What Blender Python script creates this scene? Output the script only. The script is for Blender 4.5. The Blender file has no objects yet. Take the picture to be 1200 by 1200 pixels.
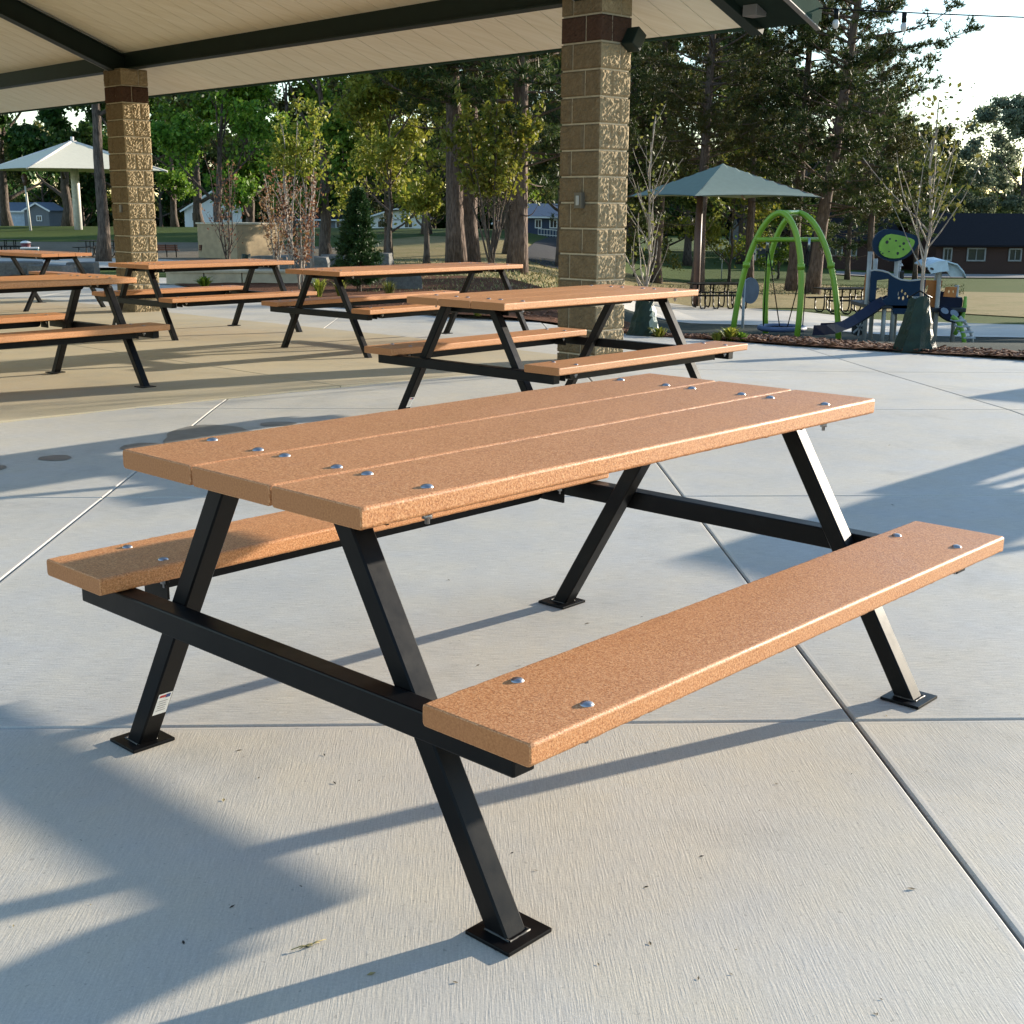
import bpy, bmesh, math, random
import numpy as np
from mathutils import Vector, Matrix
R = math.radians
sc = bpy.context.scene
COL = sc.collection
random.seed(7)
PI = math.pi

# ------------------------------------------------------------------ camera
FPX, CY, CH, PITCH, ROLL = 1490.75, 600.0, 1.2507, -0.23427, 0.00621
_cp, _sp = math.cos(PITCH), math.sin(PITCH)
_F = Vector((0, _cp, _sp)); _R0 = Vector((1, 0, 0)); _U0 = _R0.cross(_F)
_R = _R0*math.cos(ROLL)+_U0*math.sin(ROLL); _U = -_R0*math.sin(ROLL)+_U0*math.cos(ROLL)
cd = bpy.data.cameras.new('camera'); cam = bpy.data.objects.new('camera', cd); COL.objects.link(cam)
cd.sensor_width = 36; cd.lens = 36*FPX/1200; cd.clip_start = .05; cd.clip_end = 4000
m3 = Matrix((_R, _U, -_F)).transposed()
cam.matrix_world = Matrix.Translation((0, 0, CH)) @ m3.to_4x4()
sc.camera = cam
sc.render.resolution_x = 1024; sc.render.resolution_y = 1024

# ------------------------------------------------------------------ terrain
def sm(x, a, b):
    t = min(max((x-a)/(b-a), 0), 1); return t*t*(3-2*t)
ZL = ((8, 0), (16, -.11), (25, -.2), (35, -.35), (50, -.8), (66, -1.2), (80, -.7), (95, -.15), (200, -3.0), (1e5, -3.0))
ZR = ((8, 0), (14.5, -.175), (20, -.70), (27, -1.33), (43, -1.95), (70, -2.6), (95, -2.75), (1e5, -2.75))
def _pl(T, y):
    if y <= T[0][0]: return T[0][1]
    for (a, za), (b, zb) in zip(T, T[1:]):
        if y <= b: return za+(zb-za)*(y-a)/(b-a)
    return T[-1][1]
def gz(x, y):
    r = x/max(y, 1.)
    w = sm(r, -.02, .14)
    return _pl(ZL, y)*(1-w)+_pl(ZR, y)*w*(1+.12*sm(r, .2, .3))
def at(px, py):
    """point of the terrain seen at a pixel of the 1200 px photograph"""
    d = _F+_R*((px-600)/FPX)+_U*((CY-py)/FPX)
    t = 1.0; dt = .05; prev = None
    while t < 400:
        p = Vector((0, 0, CH))+d*t
        g = gz(p.x, p.y)
        if p.z <= g:
            lo, hi = t-dt, t
            for _ in range(30):
                m = (lo+hi)/2; p = Vector((0, 0, CH))+d*m
                if p.z <= gz(p.x, p.y): hi = m
                else: lo = m
            return p
        t += dt; dt = max(.05, t*.01)
    return Vector((0, 0, CH))+d*400
def dir_at(px, dist):
    """ground point in the direction of image column px at a depth"""
    x = (px-600)/FPX*dist
    y = dist
    return Vector((x, y, gz(x, y)))

# ------------------------------------------------------------------ helpers
class MB:
    def __init__(s): s.v = []; s.f = []; s.m = []; s.smooth = []
    def add(s, vs, fs, mi=0, sm=False):
        b = len(s.v); s.v += [tuple(v) for v in vs]
        for f in fs: s.f.append(tuple(b+i for i in f)); s.m.append(mi); s.smooth.append(sm)
    def box(s, c, size, M=None, mi=0, bev=0):
        x, y, z = [q/2 for q in size]; c = Vector(c)
        if bev <= 0:
            vs = [Vector((sx*x, sy*y, sz*z)) for sz in (-1, 1) for sx, sy in ((-1, -1), (1, -1), (1, 1), (-1, 1))]
            fs = [(3, 2, 1, 0), (4, 5, 6, 7), (0, 1, 5, 4), (1, 2, 6, 5), (2, 3, 7, 6), (3, 0, 4, 7)]
        else:
            bm = bmesh.new(); bmesh.ops.create_cube(bm, size=1)
            for v in bm.verts: v.co = Vector((v.co.x*size[0], v.co.y*size[1], v.co.z*size[2]))
            bmesh.ops.bevel(bm, geom=bm.edges[:], offset=bev, segments=2, affect='EDGES', profile=.5)
            bm.verts.index_update(); vs = [v.co.copy() for v in bm.verts]; fs = [[v.index for v in f.verts] for f in bm.faces]; bm.free()
        if M is not None: vs = [M @ v for v in vs]
        s.add([v+c for v in vs], fs, mi)
    def beam(s, a, b, w, h, up=(0, 0, 1), mi=0, bev=0):
        """box from a to b; w across, h along 'up'"""
        a, b = Vector(a), Vector(b); d = b-a; L = d.length; d.normalize(); up = Vector(up)
        X = d.cross(up).normalized(); Z = X.cross(d)
        M = Matrix((d, X, Z)).transposed()
        s.box((a+b)/2, (L, w, h), M, mi, bev)
    def tube(s, pts, rad, n=8, mi=0, cap=True):
        pts = [Vector(p) for p in pts]
        if not hasattr(rad, '__len__'): rad = [rad]*len(pts)
        prevX = None; vs = []
        for i, p in enumerate(pts):
            d = (pts[min(i+1, len(pts)-1)]-pts[max(i-1, 0)])
            if d.length < 1e-9: d = Vector((0, 0, 1))
            d.normalize()
            if prevX is None:
                X = d.cross(Vector((0, 0, 1)) if abs(d.z) < .9 else Vector((1, 0, 0))).normalized()
            else:
                X = (prevX-d*prevX.dot(d)); X = X.normalized() if X.length > 1e-6 else d.orthogonal().normalized()
            prevX = X; Y = d.cross(X)
            for k in range(n):
                a = 2*PI*k/n; vs.append(p+(X*math.cos(a)+Y*math.sin(a))*rad[i])
        fs = []
        for i in range(len(pts)-1):
            for k in range(n):
                k2 = (k+1) % n; fs.append((i*n+k, i*n+k2, (i+1)*n+k2, (i+1)*n+k))
        if cap: fs.append(tuple(range(n))[::-1]); fs.append(tuple((len(pts)-1)*n+k for k in range(n)))
        s.add(vs, fs, mi, True)
    def prism(s, poly, z0, z1, M=None, mi=0):
        """poly in local xy, extruded z0..z1"""
        n = len(poly); vs = [Vector((x, y, z0)) for x, y in poly]+[Vector((x, y, z1)) for x, y in poly]
        if M is not None: vs = [M @ v for v in vs]
        fs = [tuple(range(n))[::-1], tuple(range(n, 2*n))]+[(i, (i+1) % n, n+(i+1) % n, n+i) for i in range(n)]
        s.add(vs, fs, mi)
    def dome(s, c, r, h, n=10, rings=3, M=None, mi=0):
        vs = []; c = Vector(c)
        for j in range(rings):
            a = PI/2*j/rings
            for k in range(n):
                t = 2*PI*k/n; vs.append(Vector((r*math.cos(a)*math.cos(t), r*math.cos(a)*math.sin(t), h*math.sin(a))))
        vs.append(Vector((0, 0, h)))
        fs = [(j*n+k, j*n+(k+1) % n, (j+1)*n+(k+1) % n, (j+1)*n+k) for j in range(rings-1) for k in range(n)]
        fs += [((rings-1)*n+k, (rings-1)*n+(k+1) % n, rings*n) for k in range(n)]
        if M is not None: vs = [M @ v for v in vs]
        s.add([v+c for v in vs], fs, mi, True)
    def np_add(s, V, F, mi=0, sm=False):
        b = len(s.v); s.v += [tuple(v) for v in V.tolist()]
        s.f += [tuple(b+i for i in f) for f in F.tolist()]; s.m += [mi]*len(F); s.smooth += [sm]*len(F)
    def build(s, name, mats, parent=None):
        me = bpy.data.meshes.new(name)
        me.from_pydata(s.v, [], s.f)
        if not isinstance(mats, (list, tuple)): mats = [mats]
        for m in mats: me.materials.append(m)
        me.polygons.foreach_set('material_index', s.m)
        me.polygons.foreach_set('use_smooth', s.smooth)
        me.update()
        o = bpy.data.objects.new(name, me); COL.objects.link(o)
        if parent is not None: o.parent = parent
        return o
def tag(o, label=None, cat=None, group=None, kind=None):
    if label: o['label'] = label
    if cat: o['category'] = cat
    if group: o['group'] = group
    if kind: o['kind'] = kind
    return o
def empty(name, loc, rz=0, label=None, cat=None, group=None):
    o = bpy.data.objects.new(name, None); COL.objects.link(o); o.location = loc; o.rotation_euler = (0, 0, rz)
    o.empty_display_size = .2
    return tag(o, label, cat, group)
KIDS = {}
def kids(o): return list(o.children)
def copy_tree(o, parent=None):
    ch = kids(o)
    c = o.copy(); COL.objects.link(c); c.parent = parent
    for k in ch: copy_tree(k, c)
    return c

# ------------------------------------------------------------------ materials
class NT:
    def __init__(s, name):
        s.m = bpy.data.materials.new(name); s.m.use_nodes = True; s.t = s.m.node_tree; s.t.nodes.clear()
        s.out = s.n('ShaderNodeOutputMaterial'); s.p = s.n('ShaderNodeBsdfPrincipled'); s.l(s.p.outputs[0], s.out.inputs[0])
        s.tc = s.n('ShaderNodeTexCoord')
    def n(s, ty, **kw):
        n = s.t.nodes.new(ty)
        for k, v in kw.items(): setattr(n, k, v)
        return n
    def l(s, a, b): s.t.links.new(a, b)
    def mapping(s, scale=(1, 1, 1), rot=(0, 0, 0), src='Object', vec=None):
        m = s.n('ShaderNodeMapping'); m.inputs['Scale'].default_value = scale; m.inputs['Rotation'].default_value = rot
        s.l(vec if vec is not None else s.tc.outputs[src], m.inputs['Vector']); return m.outputs[0]
    def noise(s, vec, scale, detail=3, rough=.55, dist=0):
        n = s.n('ShaderNodeTexNoise'); n.inputs['Scale'].default_value = scale; n.inputs['Detail'].default_value = detail
        n.inputs['Roughness'].default_value = rough; n.inputs['Distortion'].default_value = dist; s.l(vec, n.inputs['Vector']); return n.outputs['Fac']
    def ramp(s, fac, stops):
        r = s.n('ShaderNodeValToRGB'); e = r.color_ramp.elements
        while len(e) < len(stops): e.new(.5)
        for q, (p, c) in zip(e, stops):
            q.position = p; q.color = (c, c, c, 1) if not hasattr(c, '__len__') else (*c, 1)
        s.l(fac, r.inputs[0]); return r.outputs[0]
    def mix(s, fac, a, b, mode='MIX'):
        m = s.n('ShaderNodeMix', data_type='RGBA', blend_type=mode)
        for idx, v in ((0, fac), (6, a), (7, b)):
            if hasattr(v, 'is_output'): s.l(v, m.inputs[idx])
            elif idx == 0: m.inputs[0].default_value = v
            else: m.inputs[idx].default_value = (*v, 1)
        return m.outputs[2]
    def bump(s, h, strength, dist, prev=None):
        b = s.n('ShaderNodeBump'); b.inputs['Strength'].default_value = strength; b.inputs['Distance'].default_value = dist
        s.l(h, b.inputs['Height'])
        if prev is not None: s.l(prev, b.inputs['Normal'])
        return b.outputs[0]
    def math(s, op, a, b=None):
        m = s.n('ShaderNodeMath', operation=op)
        for i, v in enumerate((a, b)):
            if v is None: continue
            if hasattr(v, 'is_output'): s.l(v, m.inputs[i])
            else: m.inputs[i].default_value = v
        return m.outputs[0]
    def fin(s, col=None, rough=None, normal=None, metal=None, spec=None):
        p = s.p
        for nm, v in (('Base Color', col), ('Roughness', rough), ('Normal', normal), ('Metallic', metal), ('Specular IOR Level', spec)):
            if v is None: continue
            if hasattr(v, 'is_output'): s.l(v, p.inputs[nm])
            else: p.inputs[nm].default_value = (*v, 1) if hasattr(v, '__len__') else v
        return s.m
def plain(name, col, rough=.6, metal=0, var=.15, sc_=6, bump=0, spec=None):
    t = NT(name); v = t.mapping()
    n = t.noise(v, sc_, 4)
    c = t.mix(t.ramp(n, [(.3, 0.), (.7, 1.)]), tuple(x*(1-var) for x in col), tuple(min(1, x*(1+var)) for x in col))
    nb = t.bump(t.noise(v, sc_*12, 3), .4, bump) if bump else None
    return t.fin(c, rough, nb, metal, spec)

def concrete(name, col, rot, line=.0012, world_rot=0, mottled=.14, broom=.35):
    t = NT(name)
    v0 = t.mapping()
    vr = t.mapping(scale=(1, 1, 1), rot=(0, 0, rot))
    vs = t.mapping(scale=(290, 16, 16), vec=vr)            # fine broom lines
    br = t.noise(vs, 1, 2, .6)
    vs2 = t.mapping(scale=(70, 1.6, 2), vec=vr); br2 = t.noise(vs2, 1, 3, .6)
    big = t.noise(v0, .55, 4, .6); mid = t.noise(v0, 3.1, 5, .65); fine = t.noise(v0, 160, 2, .7)
    speck = t.ramp(t.noise(v0, 75, 1, .5), [(.70, 1.), (.76, .74)])
    grit = t.noise(v0, 420, 2, .75)
    stain = t.noise(v0, 1.15, 6, .72, .6)
    c = t.mix(t.ramp(big, [(.3, 0.), (.7, 1.)]), tuple(x*(1-mottled) for x in col), tuple(x*(1+mottled*.7) for x in col))
    c = t.mix(t.ramp(mid, [(.35, 0.), (.75, .65)]), c, (col[0]*1.12, col[1]*1.04, col[2]*.88))
    c = t.mix(t.ramp(stain, [(.54, 0.), (.70, .55)]), c, (col[0]*.72, col[1]*.72, col[2]*.70))
    k = t.math('ADD', t.math('MULTIPLY', t.ramp(br, [(.28, 0.), (.72, 1.)]), broom*.50), 1-broom*.25)
    k = t.math('MULTIPLY', k, t.math('ADD', t.math('MULTIPLY', fine, .42), .79))
    k = t.math('MULTIPLY', k, t.math('ADD', t.math('MULTIPLY', grit, .50), .75))
    cc = t.n('ShaderNodeCombineColor'); 
    for i in range(3): t.l(k, cc.inputs[i])
    c = t.mix(1, c, cc.outputs[0], 'MULTIPLY'); c = t.mix(1, c, speck, 'MULTIPLY')
    nb = t.bump(br, .55*broom/.35, line)
    nb = t.bump(br2, .10*broom/.35, .0015, nb)
    nb = t.bump(fine, .35, .0008, nb)
    return t.fin(c, t.ramp(mid, [(.3, .62), (.7, .8)]), nb, 0, .35)

GROT = R(2.2)
CW = (.505, .478, .425); CG = (.47, .462, .432)
M = {}
M['conc_y'] = concrete('concrete_broomed_lengthwise', CW, -GROT)
M['conc_x'] = concrete('concrete_broomed_crosswise', CG, PI/2-GROT, broom=.62)
M['conc_s'] = concrete('concrete_trowelled_edge', (.50, .48, .44), 0, broom=.05)
M['conc_tan'] = concrete('concrete_tan', (.44, .385, .275), R(44.2), broom=.12)
M['conc_far'] = concrete('concrete_path', (.48, .46, .42), 0, broom=.06)
M['conc_under'] = plain('joint_dirt', (.06, .055, .05), .9)
M['damp'] = plain('damp_concrete', (.19, .185, .17), .45, sc_=14)

def plank_mat():
    t = NT('recycled_orange_plank'); v = t.mapping()
    n1 = t.noise(v, 230, 3, .75); n2 = t.noise(v, 5, 4, .6); n3 = t.noise(v, 480, 1, .5)
    vo = t.n('ShaderNodeTexVoronoi'); vo.inputs['Scale'].default_value = 330; t.l(v, vo.inputs['Vector'])
    c = t.ramp(n1, [(.28, (.20, .064, .022)), (.5, (.51, .212, .078)), (.74, (.79, .44, .21))])
    c = t.mix(t.ramp(vo.outputs['Color'], [(.62, 0.), (.92, .45)]), c, (.74, .42, .22))
    c = t.mix(t.ramp(vo.outputs['Distance'], [(.0, .35), (.25, 0.)]), c, (.22, .08, .035))
    c = t.mix(t.ramp(n2, [(.35, 0.), (.75, .30)]), c, (.56, .25, .10))
    oi = t.n('ShaderNodeObjectInfo'); hv = t.n('ShaderNodeHueSaturation'); t.l(c, hv.inputs['Color']); t.l(t.math('ADD', t.math('MULTIPLY', oi.outputs['Random'], .22), .88), hv.inputs['Value']); c = hv.outputs[0]
    sm_ = t.noise(t.mapping(scale=(1.2, 9, 9)), 3.0, 5, .75); c = t.mix(t.ramp(sm_, [(.58, 0.), (.74, .28)]), c, (.30, .125, .055))
    c = t.mix(t.ramp(t.noise(v, 2.0, 5, .7), [(.55, 0.), (.8, .18)]), c, (.42, .22, .15))
    nb = t.bump(n1, .45, .0016); nb = t.bump(n3, .3, .0008, nb)
    return t.fin(c, t.ramp(n2, [(.3, .44), (.7, .58)]), nb, 0, .34)
M['plank'] = plank_mat()
def endcut():
    t = NT('plank_cut_end'); v = t.mapping(); n1 = t.noise(v, 260, 2, .6); n2 = t.noise(v, 9, 3)
    c = t.ramp(n1, [(.3, (.33, .125, .042)), (.7, (.47, .20, .075))])
    c = t.mix(t.ramp(n2, [(.3, 0.), (.7, .3)]), c, (.40, .16, .065))
    return t.fin(c, .6, t.bump(n1, .25, .0008), 0, .3)
M['plankend'] = endcut()
def blackmetal():
    t = NT('black_powder_coated_steel'); v = t.mapping(); n = t.noise(v, 340, 2, .6); d = t.noise(v, 7, 5, .7)
    c = t.mix(t.ramp(d, [(.52, 0.), (.8, .35)]), (.0045, .0045, .005), (.024, .021, .018))
    return t.fin(c, t.ramp(d, [(.3, .30), (.75, .48)]), t.bump(n, .10, .0006), 0, .15)
M['black'] = blackmetal()
M['galv'] = plain('galvanised_steel', (.42, .42, .43), .32, .9, .15, 60)
M['weld'] = plain('bare_weld', (.05, .048, .045), .5, .2, .5, 90)
M['sticker'] = plain('paper_sticker', (.72, .72, .70), .5, 0, .04)
M['ink_blue'] = plain('ink_blue', (.03, .06, .20), .5); M['ink_red'] = plain('ink_red', (.45, .03, .03), .5)
M['ink_grey'] = plain('ink_grey', (.25, .25, .26), .5)

def block_mat(name, c0, c1, bumpd=.03):
    t = NT(name); v = t.mapping()
    n = t.noise(v, 16, 5, .75); f = t.noise(v, 90, 3, .7); n4 = t.noise(t.mapping(scale=(1.6, 1.6, .7)), 55, 5, .85)
    c = t.mix(t.ramp(n, [(.3, 0.), (.7, 1.)]), c0, c1)
    c = t.mix(t.ramp(f, [(.35, .35), (.6, 0.)]), c, tuple(x*.55 for x in c0)); c = t.mix(t.ramp(n4, [(.36, .45), (.5, 0.)]), c, tuple(x*.45 for x in c0))
    n5 = t.noise(v, 48, 6, .85); nb = t.bump(n5, .45, bumpd*.45); nb = t.bump(f, .6, .006, nb)
    return t.fin(c, .9, nb, 0, .2)
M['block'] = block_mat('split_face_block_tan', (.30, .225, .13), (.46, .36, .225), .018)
M['blockshade'] = block_mat('shaded_block_tan', (.15, .11, .066), (.25, .185, .11), .010)  # same tan block, with shade put into a darker colour
M['blockred'] = block_mat('brown_band_block', (.07, .038, .026), (.10, .055, .038), .005)
M['mortar'] = plain('mortar', (.50, .43, .32), .9, bump=.002, sc_=20)
M['dkgreen'] = plain('dark_green_painted_steel', (.009, .018, .014), .55, 0, .12, spec=.25)
M['green_fascia'] = plain('green_fascia', (.028, .055, .042), .9, 0, .1, spec=.05)
M['trimlight'] = plain('pale_trim', (.42, .43, .42), .6, spec=.2)
M['bracket'] = plain('grey_bracket', (.16, .15, .145), .5)
def ceil_mat():
    t = NT('ceiling_planks'); v = t.mapping(rot=(0, 0, 0)); n = t.noise(t.mapping(scale=(1, 12, 1)), 1.6, 4)
    c = t.mix(t.ramp(n, [(.3, 0.), (.7, 1.)]), (.74, .68, .52), (.83, .78, .64))
    return t.fin(c, .55, None, 0, .3)
M['ceil'] = ceil_mat()
M['rooftop'] = plain('metal_roof_green', (.012, .022, .017), .8, spec=.1)

def ground_mat(name, cols, s1=.5, s2=14, bd=.03, fine=90):
    t = NT(name); v = t.mapping(); n1 = t.noise(v, s1, 5, .6); n2 = t.noise(v, s2, 4, .7); n3 = t.noise(v, fine, 2, .6)
    c = t.ramp(n1, [(.3, cols[0]), (.5, cols[1]), (.7, cols[2])])
    c = t.mix(t.ramp(n2, [(.35, 0.), (.7, .6)]), c, cols[3])
    k = t.ramp(n3, [(.25, .55), (.75, 1.25)])
    c = t.mix(1, c, k, 'MULTIPLY')
    nb = t.bump(n2, .6, bd); nb = t.bump(n3, .6, bd*.4, nb)
    return t.fin(c, .95, nb, 0, .1)
M['grass'] = ground_mat('lawn', ((.055, .085, .018), (.08, .115, .024), (.10, .12, .03), (.045, .08, .016)), .09, 6, .04, 40)
M['drygrass'] = ground_mat('dry_grass', ((.24, .19, .075), (.30, .24, .11), (.17, .16, .05), (.36, .28, .15)), .35, 5, .04, 30)
M['gravel'] = ground_mat('bare_earth', ((.15, .12, .08), (.20, .165, .12), (.12, .10, .07), (.25, .21, .15)), .3, 5, .03, 30)
M['mulch'] = ground_mat('bark_mulch', ((.085, .035, .018), (.12, .05, .025), (.07, .03, .018), (.19, .085, .045)), .9, 22, .05, 60)
M['rubber'] = ground_mat('rubber_safety_surface', ((.028, .042, .035), (.034, .048, .041), (.03, .044, .037), (.042, .055, .047)), .5, 30, .004, 80)
M['asphalt'] = ground_mat('asphalt', ((.05, .05, .055), (.06, .06, .063), (.055, .055, .06), (.07, .07, .075)), .4, 20, .006, 60)
M['roadpale'] = ground_mat('old_road', ((.22, .21, .20), (.26, .25, .24), (.24, .23, .22), (.3, .29, .27)), .4, 8, .006, 60)  # pale grey road surface

def bark(name, c0, c1):
    t = NT(name); v = t.mapping(scale=(7, 7, 1.6)); n = t.noise(v, 2.2, 5, .7); w = t.n('ShaderNodeTexVoronoi'); w.inputs['Scale'].default_value = 2.5; t.l(v, w.inputs['Vector'])
    c = t.mix(t.ramp(n, [(.35, 0.), (.65, 1.)]), c0, c1)
    nb = t.bump(w.outputs['Distance'], .8, .05); nb = t.bump(n, .6, .03, nb)
    return t.fin(c, .9, nb, 0, .15)
M['bark'] = bark('grey_brown_bark', (.055, .042, .035), (.15, .12, .10))
M['barkpine'] = bark('red_pine_bark', (.07, .05, .042), (.19, .14, .115))
M['barkpale'] = bark('pale_birch_bark', (.22, .18, .15), (.48, .43, .37))

def leaf(name, ca, cb, cc_, trans=.42, rough=.5):
    t = NT(name)
    g = t.n('ShaderNodeNewGeometry'); oi = t.n('ShaderNodeObjectInfo')
    c = t.ramp(g.outputs['Random Per Island'], [(.0, ca), (.55, cb), (1., cc_)])
    nz = t.noise(t.mapping(), .55, 2)
    c = t.mix(t.ramp(nz, [(.35, .0), (.65, .45)]), c, cb)
    hs = t.n('ShaderNodeHueSaturation'); t.l(c, hs.inputs['Color'])
    t.l(t.math('ADD', t.math('MULTIPLY', oi.outputs['Random'], .5), .75), hs.inputs['Value'])
    t.l(t.math('ADD', t.math('MULTIPLY', oi.outputs['Random'], .03), .485), hs.inputs['Hue'])
    t.fin(hs.outputs[0], rough, None, 0, .3)
    tr = t.n('ShaderNodeBsdfTranslucent'); t.l(hs.outputs[0], tr.inputs[0])
    mx = t.n('ShaderNodeMixShader'); mx.inputs[0].default_value = trans
    t.l(t.p.outputs[0], mx.inputs[1]); t.l(tr.outputs[0], mx.inputs[2]); t.l(mx.outputs[0], t.out.inputs[0])
    return t.m
M['leaf_green'] = leaf('leaves_green', (.06, .125, .014), (.115, .21, .024), (.24, .33, .04))
M['leaf_dark'] = leaf('leaves_dark_green', (.020, .055, .013), (.036, .085, .018), (.07, .13, .025))
M['leaf_yel'] = leaf('leaves_yellow_green', (.13, .17, .02), (.24, .27, .035), (.38, .34, .06))
M['leaf_olive'] = leaf('leaves_olive', (.07, .09, .018), (.12, .135, .03), (.22, .20, .045))
M['leaf_rust'] = leaf('leaves_rust', (.13, .06, .035), (.19, .09, .05), (.27, .17, .07))
M['needle'] = leaf('pine_needles', (.020, .042, .014), (.04, .07, .02), (.13, .14, .03), .28)
M['needle_y'] = leaf('pine_needles_yellowing', (.035, .055, .014), (.075, .088, .022), (.18, .15, .035), .25)
M['spruce'] = leaf('conifer_needles', (.02, .05, .016), (.035, .085, .022), (.06, .12, .03), .1)
M['leaf_far'] = leaf('leaves_far_hazed', (.14, .19, .12), (.19, .24, .15), (.25, .28, .19))  # distance haze put into the paler leaf colours

# ------------------------------------------------------------------ world and sun
w = bpy.data.worlds.new('World'); sc.world = w; w.use_nodes = True
nt = w.node_tree; bg = nt.nodes['Background']
SUN_EL = R(11.3); SUN_AZ = R(34.8)      # azimuth measured from +X towards +Y
sky = nt.nodes.new('ShaderNodeTexSky'); sky.sky_type = 'NISHITA'; sky.sun_disc = False
sky.sun_elevation = SUN_EL; sky.sun_rotation = PI/2-SUN_AZ
sky.air_density = 1.0; sky.dust_density = .25; sky.ozone_density = 1.7; sky.altitude = 200
nt.links.new(sky.outputs[0], bg.inputs[0]); bg.inputs[1].default_value = .15
sl = bpy.data.lights.new('sun', 'SUN'); sl.energy = 5; sl.angle = R(.75); sl.color = (1, .89, .73)
so = bpy.data.objects.new('sun', sl); COL.objects.link(so)
sd = Vector((math.cos(SUN_EL)*math.cos(SUN_AZ), math.cos(SUN_EL)*math.sin(SUN_AZ), math.sin(SUN_EL)))
so.rotation_euler = sd.to_track_quat('Z', 'Y').to_euler()
sc.view_settings.view_transform = 'Standard'; sc.view_settings.look = 'None'; sc.view_settings.gamma = 1
sc.view_settings.exposure = 1.3

# ------------------------------------------------------------------ ground sheets
def clip(poly, n, c):
    """keep n.p <= c"""
    out = []
    for i in range(len(poly)):
        a, b = poly[i], poly[(i+1) % len(poly)]
        da = a[0]*n[0]+a[1]*n[1]-c; db = b[0]*n[0]+b[1]*n[1]-c
        if da <= 0: out.append(a)
        if (da < 0 < db) or (db < 0 < da):
            t = da/(da-db); out.append((a[0]+(b[0]-a[0])*t, a[1]+(b[1]-a[1])*t))
    return out
def ccw(poly):
    A = sum(poly[i][0]*poly[(i+1) % len(poly)][1]-poly[(i+1) % len(poly)][0]*poly[i][1] for i in range(len(poly)))
    return poly if A > 0 else poly[::-1]
def edges_clip(poly, by, d=0.):
    by = ccw(by)
    for i in range(len(by)):
        a, b = by[i], by[(i+1) % len(by)]
        ex, ey = b[0]-a[0], b[1]-a[1]; L = math.hypot(ex, ey)
        if L < 1e-6: continue
        n = (ey/L, -ex/L)
        poly = clip(poly, n, a[0]*n[0]+a[1]*n[1]-d)
        if len(poly) < 3: return []
    return poly
def sheet(name, polys, mat, dz, cell=1., rough=0.0, seed=1):
    rnd = random.Random(seed)
    bm = bmesh.new(); cache = {}
    for poly in polys:
        poly = ccw([(p[0], p[1]) for p in poly])
        x0 = math.floor(min(p[0] for p in poly)/cell); x1 = math.ceil(max(p[0] for p in poly)/cell)
        y0 = math.floor(min(p[1] for p in poly)/cell); y1 = math.ceil(max(p[1] for p in poly)/cell)
        for i in range(x0, x1):
            for j in range(y0, y1):
                q = edges_clip([(i*cell, j*cell), ((i+1)*cell, j*cell), ((i+1)*cell, (j+1)*cell), (i*cell, (j+1)*cell)], poly)
                # split into the two triangles the base uses
                if len(q) < 3: continue
                vs = []
                for p in q:
                    k = (round(p[0], 4), round(p[1], 4))
                    if k not in cache:
                        cache[k] = bm.verts.new((p[0], p[1], gz(p[0], p[1])+dz+rnd.uniform(-rough, rough)))
                    if cache[k] not in vs: vs.append(cache[k])
                if len(vs) >= 3:
                    try: bm.faces.new(vs)
                    except ValueError: pass
    me = bpy.data.meshes.new(name); bm.to_mesh(me); bm.free(); me.materials.append(mat)
    o = bpy.data.objects.new(name, me); COL.objects.link(o); return tag(o, kind='structure')
def A(*pts): return [tuple(at(*p)[:2]) for p in pts]

# base terrain: dense near part plus a skirt to the horizon
xs = sorted(set([-1500, -700, -350, -200, -140, -100]+list(range(-80, 81))+[100, 140, 200, 350, 700, 1500]))
ys = [-300, -100, -40, -20]+list(range(-10, 131))+[140, 160, 200, 260, 400, 700, 1200, 2500]
g = MB(); nx = len(xs)
vs = [(x, y, gz(x, y)-.06) for y in ys for x in xs]
fs = [(j*nx+i, j*nx+i+1, (j+1)*nx+i+1, (j+1)*nx+i) for j in range(len(ys)-1) for i in range(nx-1)]
g.add(vs, fs, 0, True); tag(g.build('ground', M['grass']), kind='structure')

# plaza: separate cast slabs with real joints
E1 = Vector((math.cos(GROT), math.sin(GROT))); E2 = Vector((-math.sin(GROT), math.cos(GROT)))
O0 = Vector((.865, 3.0)); SP = 2.57
def D2(px, d): return ((px-600)/FPX*d, d)
KB = [D2(700, 15.6), D2(742, 15.2), D2(860, 14.65), D2(960, 14.2), D2(1095, 13.4), D2(1200, 12.7), D2(1330, 11.9), D2(1500, 10.9)]
SB = .865-.0384*0
def _xj(y): return .865-(y-3.0)*math.tan(GROT)
PLAZA_R = [(_xj(-6), -6), (14, -6), KB[7], KB[6], KB[5], KB[4], KB[2], (_xj(16.3), 16.3)]
PLAZA_L = [(-14, -6), (_xj(-6), -6), (_xj(16.3), 16.3), tuple(at(190, 331)[:2]), tuple(at(-150, 331)[:2])]
PV = R(44.2); PE = Vector((-math.sin(PV), math.cos(PV))); PN = Vector((math.cos(PV), math.sin(PV)))
C1 = Vector((.7076, 11.013)); 
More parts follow.
